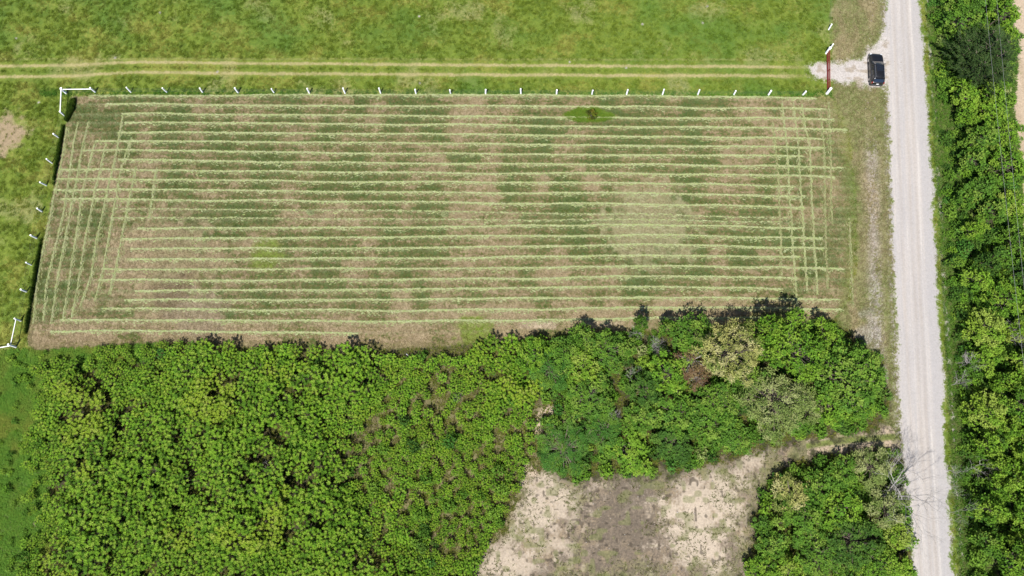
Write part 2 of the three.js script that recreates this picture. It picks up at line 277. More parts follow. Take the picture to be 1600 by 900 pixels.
// the land in sheets that share their edges, one for each kind of surface
const SHEETS = {
  meadow: ['meadow', 'rough green meadow grass with dry patches and two pale wheel ruts', 'meadow'],
  field: ['mown_field', 'mown hay field of brown and green stubble strips', 'field'],
  road: ['gravel_road', 'pale gravel road running beside the mown field', 'road'],
  drive: ['gravel_driveway', 'short pale gravel driveway from the road to the red gate', 'driveway'],
  verge: ['roadside_verge', 'dry sparse grass verge between mown field and gravel road', 'verge'],
  scrub: ['scrub_ground', 'brown earth and low weeds under the shrub thicket', 'ground'],
  clearing: ['dirt_clearing', 'bare sandy clearing with dirt path leading to the road', 'clearing'],
  belt: ['belt_ground', 'weedy ground under the belt of trees beyond the road', 'ground'],
  sand: ['sand_track', 'pale bare sand strip beyond the tree belt', 'sand'],
};
{
  const G = 0.5, nx = Math.round((X1 - X0) / G), nz = Math.round((Z1 - Z0) / G), ix = {};
  for (const k in SHEETS) ix[k] = { p: [], u: [], idx: [], map: new Map() };
  const relief = (x, z) => { const r = inside('road', x, z); return land(x, z) + (r > -1 ? 0.05 * step(-1, 0.8, r) : 0) + (inside('field', x, z) < 0 && r < 0 ? 0.05 * (noise(x * 1.1, z * 1.1) - 0.5) : 0.015 * (noise(x * 1.3, z * 1.3) - 0.5)); };
  for (let j = 0; j < nz; j++) for (let i = 0; i < nx; i++) {
    const s = ix[zone(X0 + (i + 0.5) * G, Z0 + (j + 0.5) * G)];
    const id = (a, b) => { const key = b * 4096 + a; let v = s.map.get(key); if (v === undefined) { v = s.map.size; s.map.set(key, v); const x = X0 + a * G, z = Z0 + b * G; s.p.push(x, relief(x, z), z); s.u.push(a / nx, b / nz); } return v; };
    const a = id(i, j), b = id(i + 1, j), c = id(i + 1, j + 1), d = id(i, j + 1); s.idx.push(a, d, c, a, c, b);
  }
  for (const k in SHEETS) {
    const s = ix[k], g = new THREE.BufferGeometry();
    g.setAttribute('position', new THREE.Float32BufferAttribute(s.p, 3)); g.setAttribute('uv', new THREE.Float32BufferAttribute(s.u, 2)); g.setIndex(s.idx); g.computeVertexNormals();
    structure(SHEETS[k][0], g, soilMat, SHEETS[k][1], SHEETS[k][2]);
  }
  // the farmland all round, to the horizon
  const n = 256, data = new Uint8Array(n * n * 4);
  for (let j = 0; j < n; j++) for (let i = 0; i < n; i++) { const t = noise(i / 3, j / 3) * 0.5 + 0.5 * noise(i / 23, j / 23), c = mix(C.g2, C.g3, t), o = (j * n + i) * 4; for (let q = 0; q < 3; q++) data[o + q] = enc(c[q]); data[o + 3] = 255; }
  const t = new THREE.DataTexture(data, n, n); t.colorSpace = THREE.SRGBColorSpace; t.wrapS = t.wrapT = THREE.MirroredRepeatWrapping; t.magFilter = THREE.LinearFilter; t.repeat.set(60, 60); t.needsUpdate = true;
  const far = new THREE.PlaneGeometry(3000, 3000); far.rotateX(-Math.PI / 2); far.translate(0, -0.36, 0);
  structure('ground', far, new THREE.MeshStandardMaterial({ map: t, roughness: 1 }), 'green farmland reaching to the horizon', 'ground');
}

// ------------------------------------------------------------------ materials
const leafMat = c => new THREE.MeshPhysicalMaterial({ color: col(c), vertexColors: true, roughness: 0.75, transmission: 0.3, thickness: 0, side: THREE.DoubleSide, specularIntensity: 0.2 });
const dull = (c, rough = 0.9) => new THREE.MeshStandardMaterial({ color: col(c), roughness: rough, side: THREE.DoubleSide });
const vtx = (rough = 1) => new THREE.MeshStandardMaterial({ vertexColors: true, roughness: rough, side: THREE.DoubleSide });
const M = {
  bark: dull([0.1, 0.08, 0.06]), greyBark: dull([0.26, 0.24, 0.225]), straw: vtx(), grass: new THREE.MeshPhysicalMaterial({ color: 0xffffff, roughness: 0.9, transmission: 0.25, thickness: 0, side: THREE.DoubleSide, specularIntensity: 0.15 }),
  post: dull([0.78, 0.78, 0.77], 0.7), wire: dull([0.16, 0.15, 0.14], 0.6),
  gate: new THREE.MeshStandardMaterial({ color: col([0.2, 0.03, 0.022]), roughness: 0.5, metalness: 0.2 }),
};

// ------------------------------------------------------------------ windrows: each row of clippings a thing of straw bits
{
  const R = rng(11), tones = [pal(196, 208, 146), pal(188, 202, 134), pal(204, 212, 158), pal(178, 196, 120), pal(194, 194, 142)];
  function windrow(pts, dense, width, label, group, thin = 0) {
    const t = new Tris(); let run = 0;
    for (let i = 0; i + 1 < pts.length; i++) {
      const [ax, az] = pts[i], [bx, bz] = pts[i + 1], L = Math.hypot(bx - ax, bz - az), n = Math.round(L * dense), dir = Math.atan2(bz - az, bx - ax);
      for (let k = 0; k < n; k++) {
        const f = R(), s = run + f * L, gap = noise(s / 2.3 + i * 0.001 + label.length, az + 50); if (gap < 0.2 && pts.length > 2 && R() < 0.35) continue;
        const loose = R() < 0.3, off = (R() + R() + R() - 1.5) * width * (0.5 + 0.6 * noise(s / 0.7, az)) + 0.12 * (noise(s / 3, 7.7) - 0.5) + (loose ? Math.abs(R() + R() - 1) * 0.75 * noise(s / 1.3, az + 9) * 1.5 : 0), x = ax + (bx - ax) * f - Math.sin(dir) * off, z = az + (bz - az) * f + Math.cos(dir) * off;
        const a = dir + (R() - 0.5) * 1.15, l = 0.09 + R() * 0.13, w = 0.024 + R() * 0.03, y = land(x, z) + 0.02 + R() * 0.06 * Math.exp(-Math.abs(off) / 0.2), c = Math.cos(a), q = Math.sin(a), tilt = (R() - 0.5) * 0.04, roll = (R() - 0.5) * 0.02;
        const tone = mix(tones[(R() * tones.length) | 0], R() < 0.5 ? C.stub2 : C.tan2, thin * (0.4 + R())), v = 0.82 + R() * 0.36;
        t.quad([x - c * l + q * w, y - tilt + roll, z - q * l - c * w], [x + c * l + q * w, y + tilt + roll, z + q * l - c * w], [x + c * l - q * w, y + tilt - roll, z + q * l + c * w], [x - c * l - q * w, y - tilt - roll, z - q * l + c * w], tone.map(m => m * v));
      }
      run += L;
    }
    tag(part(numbered('windrow'), t.build(), M.straw, scene), label, 'hay row', group);
  }
  ROWS.forEach((r, i) => {
    const [a] = at(ENDS[i][0], 300), x0 = at(ENDS[i][0], r[0])[0], x1 = at(ENDS[i][1], r[3])[0], pts = []; for (let x = x0; x < x1; x += 1.5) pts.push([x, rowZ[i](x) + 0.3 * (fbm(x / 9, i * 5.1, 2) - 0.5)]);
    windrow(pts, i === 12 || i === 13 ? 11 : 42, 0.12, 'long pale row of cut grass lying along the mown field, parallel to the top fence', 'long rows of cut grass');
  });
  const side = [[[52, 505], [58, 440], [80, 330], [97, 250], [104, 200]], [[68, 500], [72, 450], [100, 330], [115, 225], [122, 190]], [[80, 505], [88, 450], [110, 330], [130, 225], [138, 190]], [[98, 500], [107, 450], [122, 350], [128, 300], [148, 225]], [[112, 495], [125, 430], [134, 370], [148, 300], [166, 225]], [[125, 480], [143, 430], [150, 380], [165, 310], [185, 225], [192, 180]], [[148, 470], [163, 415], [175, 340], [190, 260], [206, 215]], [[170, 460], [182, 415], [195, 345], [212, 260]], [[232, 340], [245, 262]]];
  side.forEach((s, i) => windrow(poly(s), 40, 0.17, 'thinner slanting row of cut grass crossing the field end beside the dark grass bank', 'slanting rows of cut grass', 0.3));
  const right = [[[1208, 190], [1218, 300], [1222, 430]], [[1222, 160], [1229, 225], [1236, 330], [1243, 450], [1246, 480]], [[1240, 160], [1247, 225], [1254, 330], [1261, 455]], [[1253, 163], [1258, 200], [1265, 225], [1270, 330], [1277, 460]], [[1283, 175], [1289, 260], [1290, 360], [1293, 450]], [[1295, 160], [1299, 280], [1300, 350]], [[1328, 340], [1330, 420], [1333, 480]]];
  right.forEach((s, i) => windrow(poly(s), i > 0 && i < 5 ? 30 : 36, 0.16, 'row of cut grass crossing the long rows at the field end beside the road verge', 'crossing rows of cut grass by the verge', i > 0 && i < 4 ? 0.3 : 0.6));
}

// ------------------------------------------------------------------ grass: real blades in tufts
function tuftGeometry(seed, blades, h, spread, w) {
  const R = rng(seed), t = new Tris();
  for (let i = 0; i < blades; i++) {
    const a = R() * 6.283, l = h * (0.6 + 0.6 * R()), o = spread * R(), b = R() * 6.283, x = Math.cos(b) * o * 0.6, z = Math.sin(b) * o * 0.6, ex = x + Math.cos(a) * spread * (0.5 + R()), ez = z + Math.sin(a) * spread * (0.5 + R()), sx = -Math.sin(a) * w, sz = Math.cos(a) * w, v = 0.8 + 0.4 * R(), k = [v, v, v];
    const mx = (x + ex) / 2, mz = (z + ez) / 2;
    t.tri([x - sx, 0, z - sz], [x + sx, 0, z + sz], [mx + sx * 0.8, l * 0.75, mz + sz * 0.8], k); t.tri([x - sx, 0, z - sz], [mx + sx * 0.8, l * 0.75, mz + sz * 0.8], [mx - sx * 0.8, l * 0.75, mz - sz * 0.8], k);
    t.tri([mx - sx * 0.8, l * 0.75, mz - sz * 0.8], [mx + sx * 0.8, l * 0.75, mz + sz * 0.8], [ex, l, ez], k);
  }
  return t.build();
}
function scatter(name, geo, mat, list, label, category) {
  const m = new THREE.InstancedMesh(geo, mat, list.length), d = new THREE.Object3D(); m.name = numbered(name);
  list.forEach(([x, y, z, turn, s, sy, c], i) => { d.position.set(x, y, z); d.rotation.set(0, turn, 0); d.scale.set(s, sy, s); d.updateMatrix(); m.setMatrixAt(i, d.matrix); m.setColorAt(i, col(c)); });
  m.castShadow = m.receiveShadow = true; scene.add(m); return tag(m, label, category, null, 'stuff');
}
{
  const R = rng(5), meadow = [], stubble = [], weeds = [], bank = [];
  const view = (x, z) => x > X0 + 6 && x < X1 - 4;
  for (let k = 0; k < 480000; k++) {
    const x = X0 + R() * (X1 - X0), z = Z0 + R() * (Z1 - Z0), r = R(), r2 = R();
    if (!view(x, z)) continue;
    const Zn = zone(x, z);
    if (Zn === 'meadow') {
      let rut = 9; if (x < 41) rut = Math.min(Math.abs(z - rutA(x)), Math.abs(z - rutB(x)));
      if (rut < 0.3 && r < 0.9 && x < 38) continue;
      const dry = fbm(x / 4.4 - 31, z / 4.4 + 12, 3); if (dry > 0.66 && r < 0.35) continue; if (near(leftBare, x, z) < 0.9 && r < 0.8) continue;
      const n = fbm(x / 0.55, z / 0.45, 2), fence = Math.exp(-(((z - topFence(x)) / 0.7) ** 2)) * (x > -72 && x < 48 ? 1 : 0), big = fbm(x / 9 + 40, z / 9, 3);
      let c = mix(mix(C.g2, C.g1, r2), C.g3, step(0.45, 0.75, fbm(x / 3.1 + 5, z / 2.2, 3)) * 0.8); c = mix(c, C.deep, step(0.5, 0.75, big) * 0.5); c = mix(c, pal(96, 156, 52), clamp(fence * 0.9)); if (rut < 0.6) c = mix(c, C.g3, 0.4);
      const h = 0.4 + 0.8 * step(0.3, 0.75, n) + 0.6 * fence; meadow.push([x, land(x, z) - 0.04, z, r * 6.28, 0.8 + 0.6 * n, rut < 0.7 ? 0.4 : h, c.map(v => v * (0.7 + 0.6 * r2))]);
    } else if (Zn === 'field') {
      if (inside('bright', x, z) > -0.1) { for (let q = 0; q < 5; q++) { const a = x + (R() - 0.5) * 0.7, b = z + (R() - 0.5) * 0.7; if (inside('bright', a, b) > -0.1) meadow.push([a, land(a, b) - 0.03, b, R() * 6, 1, 0.9, mix(pal(116, 164, 52), C.g1, R())]); } continue; }
      const c = groundColour(x, z), w = mix(c, r2 < 0.5 ? C.stub2 : C.tan, 0.25); stubble.push([x, land(x, z) - 0.015, z, r * 6.28, 0.8 + r, 0.8 + r2 * 0.7, w.map(v => v * (0.7 + 0.6 * r))]);
    } else if (Zn === 'verge') { if (r < 0.75) { const c = mix(groundColour(x, z), r2 < 0.5 ? C.verge2 : C.tan, 0.35); stubble.push([x, land(x, z) - 0.015, z, r * 6.28, 1 + r, 1 + r2, c]); } }
    else if (Zn === 'belt') { const rr = x - roadR(z), sa = inside('sand', x, z); if (rr < 4.5 || sa > -2.5) { const st = Math.exp(-(((rr - 1.05) / 0.3) ** 2)); if (r > 0.55 * st) weeds.push([x, land(x, z) - 0.03, z, r * 6.28, 0.9 + 0.6 * r2, 0.6 + 0.6 * r, mix(mix(pal(124, 166, 58), pal(98, 144, 48), r2), C.verge, R() < 0.25 ? 0.6 : 0)]); } }
    else if (Zn === 'scrub') {
      const su = inside('sumac', x, z), tr = Math.max(inside('trees', x, z), inside('trees2', x, z));
      if (tr < 0 && su < 2.5 && x < -50) weeds.push([x, land(x, z) - 0.03, z, r * 6.28, 1.1 + 0.7 * r2, 0.4 + 0.5 * r, mix(mix(pal(108, 166, 56), pal(128, 172, 60), r2), C.g3, step(0.5, 0.75, fbm(x / 3, z / 4, 3)) * 0.6)]);
      else if (r < 0.55) weeds.push([x, land(x, z) - 0.03, z, r * 9, 0.8 + 0.5 * r2, 0.6 + r, mix(R() < 0.4 ? C.soil : C.g2, C.g3, r2 * 0.7)]);
    } else if (Zn === 'clearing') { const e = inside('clearing', x, z), n = fbm(x / 2.1 + 11, z / 2.1, 3); if ((n > 0.52 && r < 0.3) || e < 1.0 && r < 0.35 || r < 0.015) stubble.push([x, land(x, z) - 0.015, z, r * 20, 0.7 + r2 * 0.6, 1 + r2, mix(R() < 0.5 ? C.verge2 : pal(126, 112, 86), C.g2, R() * 0.4)]); }
    const bk = inside('bank', x, z); if (bk > -0.5 && x < -50) for (let q = 0; q < 9; q++) { const a = x + (R() - 0.5), b = z + (R() - 0.5); if (inside('bank', a, b) > 0) bank.push([a, land(a, b) - 0.05, b, R() * 6.28, 0.6 + 0.3 * R(), 1.7 + 1.1 * R(), mix(C.deep, C.g2, R())]); }
  }
  scatter('meadow_grass', tuftGeometry(1, 9, 0.16, 0.17, 0.018), M.grass, meadow, 'tufted green and straw coloured meadow grass around the fences', 'grass');
  scatter('stubble_grass', tuftGeometry(2, 8, 0.055, 0.13, 0.014), M.grass, stubble, 'short brown and green stubble on the mown field and verge', 'grass');
  scatter('roadside_weeds', tuftGeometry(3, 10, 0.24, 0.22, 0.024), M.grass, weeds, 'green weeds along the thicket edges and the tree belt', 'grass');
  scatter('bank_grass', tuftGeometry(4, 12, 0.26, 0.2, 0.024), M.grass, bank, 'tall dark green grass on the bank beside the slanting fence', 'grass');
  console.log('tufts', meadow.length, stubble.length, weeds.length, bank.length);
}

// ------------------------------------------------------------------ sumac thicket
const SUM2 = [leafTone(182, 212, 72), leafTone(166, 202, 62), leafTone(150, 190, 60), leafTone(190, 212, 94)];
const SUM = [leafTone(156, 204, 62), leafTone(140, 190, 54), leafTone(122, 174, 52), leafTone(172, 210, 80), leafTone(110, 158, 46)];
function rosette(t, R, x, y, z, size, base) {
  const n = 9 + (R() * 3 | 0), a0 = R() * 6.28;
  for (let i = 0; i < n; i++) {
    const a = a0 + (i + (R() - 0.5) * 0.7) / n * 6.283, l = size * (0.7 + 0.5 * R()), w = size * (0.13 + 0.06 * R()), up = size * (0.03 + 0.26 * R()), dn = up - size * (0.05 + 0.35 * R()), c = Math.cos(a), s = Math.sin(a), v = 0.72 + 0.56 * R(), k = base.map(q => q * v);
    const p = (f, o, h) => [x + c * l * f - s * o, y + h, z + s * l * f + c * o];
    const m = p(0.5, 0, up + 0.02);
    t.tri(p(0, 0, 0), p(0.45, w, up - w * 0.4), m, k); t.tri(p(0, 0, 0), m, p(0.45, -w, up - w * 0.4), k);
    t.tri(m, p(0.45, w, up - w * 0.4), p(1, 0, dn), k); t.tri(m, p(1, 0, dn), p(0.45, -w, up - w * 0.4), k);
  }
}
function sumacParts(seed, tops, spread, tall, pool) {
  const R = rng(seed), leaves = new Tris(), stems = new Tris(), bark = [0.09, 0.075, 0.06];
  for (let i = 0; i < tops; i++) {
    const a = i * 2.4 + R() * 0.6, r = spread * Math.sqrt((i + 0.3) / tops) * (0.85 + 0.3 * R()), x = Math.cos(a) * r, z = Math.sin(a) * r, y = tall * (1 - 0.1 * (r / spread) ** 2) * (0.78 + 0.26 * R());
    stems.tube([[x * 0.15, -0.1, z * 0.15], [x * 0.5, y * 0.5, z * 0.5], [x, y, z]], [0.04, 0.03, 0.015], 4, bark);
    if (R() < 0.1) continue; const base = R() < 0.12 ? pool[0] : pool[(R() * pool.length) | 0];
    rosette(leaves, R, x, y, z, 0.23 + 0.1 * R(), base);
    if (R() < 0.5) rosette(leaves, R, x * 0.8 + (R() - 0.5) * 0.5, y - 0.45, z * 0.8 + (R() - 0.5) * 0.5, 0.28, base);
  }
  return [leaves.build(), stems.build()];
}
const sumacLeaf = leafMat([1, 1, 1]);
{
  const kinds = Array.from({ length: 8 }, (_, i) => sumacParts(300 + i, 32 + i % 5, 1.25 + 0.12 * (i % 3), 2.1 + 0.25 * (i % 4), i < 5 ? SUM : SUM2));
  const R = rng(77), spots = [], grid = new Map();
  for (let k = 0; k < 26000; k++) {
    const x = -75 + R() * 85, z = -24 + R() * 46; if (inside('sumac', x, z) < 0.2) continue;
    let thin = 0; for (const q of [sparse, sparse2, sparse3, sparse4]) thin = Math.max(thin, step(1.25, 0.5, near(q, x, z) + (fbm(x / 5, z / 5, 2) - 0.5) * 0.9));
    thin = Math.max(thin, (x < -45 && z > -17 ? 0.95 * step(9, 0.5, inside('sumac', x, z) + 5 * (fbm(x / 3, z / 3, 2) - 0.5)) : 0.24 * step(5, 0, inside('sumac', x, z))));
    const patch = fbm(x / 6 + 3, z / 6, 2); if (R() < thin * 0.7) continue;
    const s = clamp((1 - 0.5 * thin) * (0.72 + 0.5 * patch) * (0.85 + 0.3 * R()), 0.4, 1.25), gap = 1.2 * s + 0.12 + 0.75 * step(0.55, 0.75, fbm(x / 3.3 + 60, z / 3.3, 2));
    let ok = true; const gx = Math.floor(x / 2), gz = Math.floor(z / 2);
    for (let a = -1; a <= 1 && ok; a++) for (let b = -1; b <= 1 && ok; b++) for (const o of grid.get((gx + a) + ',' + (gz + b)) ?? []) if (Math.hypot(o[0] - x, o[1] - z) < (gap + o[2]) / 2) { ok = false; break; }
    if (!ok) continue;
    const e = [x, z, gap]; const key = gx + ',' + gz; if (!grid.has(key)) grid.set(key, []); grid.get(key).push(e);
    const yellow = step(0.52, 0.66, fbm(x / 8 + 90, z / 8, 2) + (x > -16 ? 0.14 : 0) + (x < -55 ? 0.1 : 0)) > R(); spots.push([x, z, s, yellow ? 5 + ((R() * 3) | 0) : (R() * 5) | 0, R() * 6.28]);
  }
  spots.sort((a, b) => (b[2] + b[1] * 0.004) - (a[2] + a[1] * 0.004));
  console.log('sumac', spots.length);
  const label = 'bright yellow-green sumac shrub with star-shaped leaf rosettes in the wide thicket below the field';
  spots.slice(0, 300).forEach(([x, z, s, k, a]) => {
    const g = thing('sumac_shrub', label, 'shrub', [x, land(x, z), z], a, 'sumac shrubs in the thicket'); g.scale.set(s, s, s);
    part('foliage', kinds[k][0], sumacLeaf, g); part('stem', kinds[k][1], M.bark, g);
  });
  const rest = spots.slice(300), merged = [0, 3, 6].map(k => mergeGeometries(kinds[k]));
  const m = new THREE.InstancedMesh(merged[0], sumacLeaf, rest.length), d = new THREE.Object3D(); m.name = 'sumac_thicket';
  rest.forEach(([x, z, s, , a], i) => { d.position.set(x, land(x, z), z); d.rotation.set(0, a, 0); d.scale.set(s * (0.9 + 0.25 * hash(i, 5)), s * (0.85 + 0.3 * hash(i, 9)), s * (0.9 + 0.25 * hash(i, 7))); d.updateMatrix(); m.setMatrixAt(i, d.matrix); const v = 0.85 + 0.3 * hash(i, 3); m.setColorAt(i, new THREE.Color().setRGB(v * (0.92 + 0.2 * hash(i, 1)), v, v)); });
  m.castShadow = m.receiveShadow = true; scene.add(m); tag(m, 'smaller yellow-green sumac shoots filling the wide thicket below the field', 'shrubs', null, 'stuff');
}

// ------------------------------------------------------------------ trees
function leafSpray(t, R, p, n, size, narrow, k) {       // a few pointed leaves that fan out from one twig end
  const turn = R() * 6.28, count = 3;
  for (let i = 0; i < count; i++) {
    const a = turn + (i - 1) * 1.9 + (R() - 0.5), d = new THREE.Vector3(Math.cos(a), (R() - 0.35) * 0.9, Math.sin(a)); d.addScaledVector(n, 0.35).normalize();
    const l = size * (0.7 + 0.6 * R()), w = l * narrow, s = new THREE.Vector3().crossVectors(d, n); if (s.lengthSq() < 0.01) s.set(1, 0, 0); s.normalize(); const q = new THREE.Vector3().crossVectors(s, d).multiplyScalar(-w * 0.35), v = 0.7 + 0.6 * R(), c = k.map(m => m * v);
    const A = [p.x, p.y, p.z], B = [p.x + d.x * l * 0.5 + s.x * w - q.x, p.y + d.y * l * 0.5 + s.y * w - q.y, p.z + d.z * l * 0.5 + s.z * w - q.z], E = [p.x + d.x * l, p.y + d.y * l, p.z + d.z * l], D = [p.x + d.x * l * 0.5 - s.x * w - q.x, p.y + d.y * l * 0.5 - s.y * w - q.y, p.z + d.z * l * 0.5 - s.z * w - q.z];
    t.tri(A, B, E, c); t.tri(A, E, D, c);
  }
}
function treeParts(seed, o) {                           // o: crown radius r, tree height h, clumps, leaves per clump, leaf size, narrow, tones, clump radius cr
  const R = rng(seed), leaves = new Tris(), wood = new Tris(), wc = [1, 1, 1], cy = o.h - o.r * o.flat;
  wood.tube([[0, -0.3, 0], [0.05 * o.r, cy * 0.5, 0.03 * o.r], [0, cy, 0]], [0.035 * o.h * 0.6, 0.02 * o.h, 0.012 * o.h], 7, wc);
  for (let i = 0; i < o.clumps; i++) {
    const u = 1 - 1.35 * (i + 0.5) / o.clumps, a = i * 2.39996 + R() * 0.9, rr = Math.sqrt(Math.max(0, 1 - u * u)), f = (0.66 + 0.42 * R()) * (1 + 0.6 * (noise(Math.cos(a) * 1.4 + seed, Math.sin(a) * 1.4 + u) - 0.5));
    const x = Math.cos(a) * rr * o.r * f, z = Math.sin(a) * rr * o.r * f, y = cy + u * o.r * o.flat * f, cr = o.cr * (0.7 + 0.6 * R());
    wood.tube([[0, cy * (0.55 + 0.35 * R()), 0], [x * 0.5, cy * 0.45 + y * 0.5, z * 0.5], [x, y, z]], [0.012 * o.h, 0.008 * o.h, 0.004 * o.h], 4, wc);
    const tone = o.tones[(R() * o.tones.length) | 0];
    for (let j = 0; j < o.leaves; j++) {
      const b = R() * 6.283, c = 1 - 1.6 * R(), sr = Math.sqrt(1 - c * c * (c > -1 ? 1 : 0)) || 0.3, q = cr * (0.55 + 0.5 * R()), n = new THREE.Vector3(Math.cos(b) * sr, c * 0.8, Math.sin(b) * sr), p = new THREE.Vector3(x + n.x * q, y + n.y * q, z + n.z * q);
      n.y += 0.7; n.normalize(); leafSpray(leaves, R, p, n, o.size, o.narrow, tone);
    }
  }
  return [leaves.build(), wood.build()];
}
const TONE = {
  green: [leafTone(118, 164, 56), leafTone(100, 148, 48), leafTone(136, 178, 66), leafTone(110, 158, 62), leafTone(150, 184, 78)], bright: [leafTone(140, 186, 58), leafTone(122, 172, 52), leafTone(156, 194, 70), leafTone(110, 160, 50)], deep: [leafTone(92, 136, 52), leafTone(78, 120, 46), leafTone(110, 150, 62)],
  olive: [leafTone(208, 208, 132), leafTone(184, 190, 112), leafTone(222, 218, 160), leafTone(150, 168, 88)], silver: [leafTone(164, 184, 110), leafTone(140, 164, 90), leafTone(186, 196, 136)], teal: [leafTone(100, 156, 64), leafTone(86, 142, 56), leafTone(122, 170, 74), leafTone(122, 166, 60)],
  rust: [leafTone(160, 130, 106), leafTone(138, 108, 88), leafTone(176, 152, 112), leafTone(124, 116, 68)], lime: [leafTone(162, 196, 70), leafTone(140, 184, 58), leafTone(176, 202, 92)], pine: [leafTone(84, 116, 62), leafTone(68, 98, 54), leafTone(100, 130, 72)],
};
const big = { r: 4, h: 7.6, flat: 0.75, clumps: 76, leaves: 21, size: 0.29, narrow: 0.36, cr: 0.78 }, mid = { r: 2.2, h: 4.4, flat: 0.85, clumps: 32, leaves: 23, size: 0.25, narrow: 0.36, cr: 0.58 }, small = { r: 1.3, h: 2.6, flat: 0.9, clumps: 20, leaves: 20, size: 0.22, narrow: 0.36, cr: 0.4 };
const VAR = {};
function variant(tone, form, i) {
  const key = tone + form.r + i; if (VAR[key]) return VAR[key];
  const o = { ...form, tones: TONE[tone] };
  if (tone === 'olive' || tone === 'silver') { o.narrow = 0.2; o.size *= 1.15; o.leaves = Math.round(o.leaves * 1.2); }
  if (tone === 'teal') { o.narrow = 0.16; o.leaves = Math.round(o.leaves * 1.7); o.flat = 0.5; }
  if (tone === 'rust') { o.narrow = 0.18; }
  return VAR[key] = treeParts(900 + Object.keys(VAR).length * 7, o);
}
const crownMat = leafMat([1, 1, 1]);
let treeCount = 0;
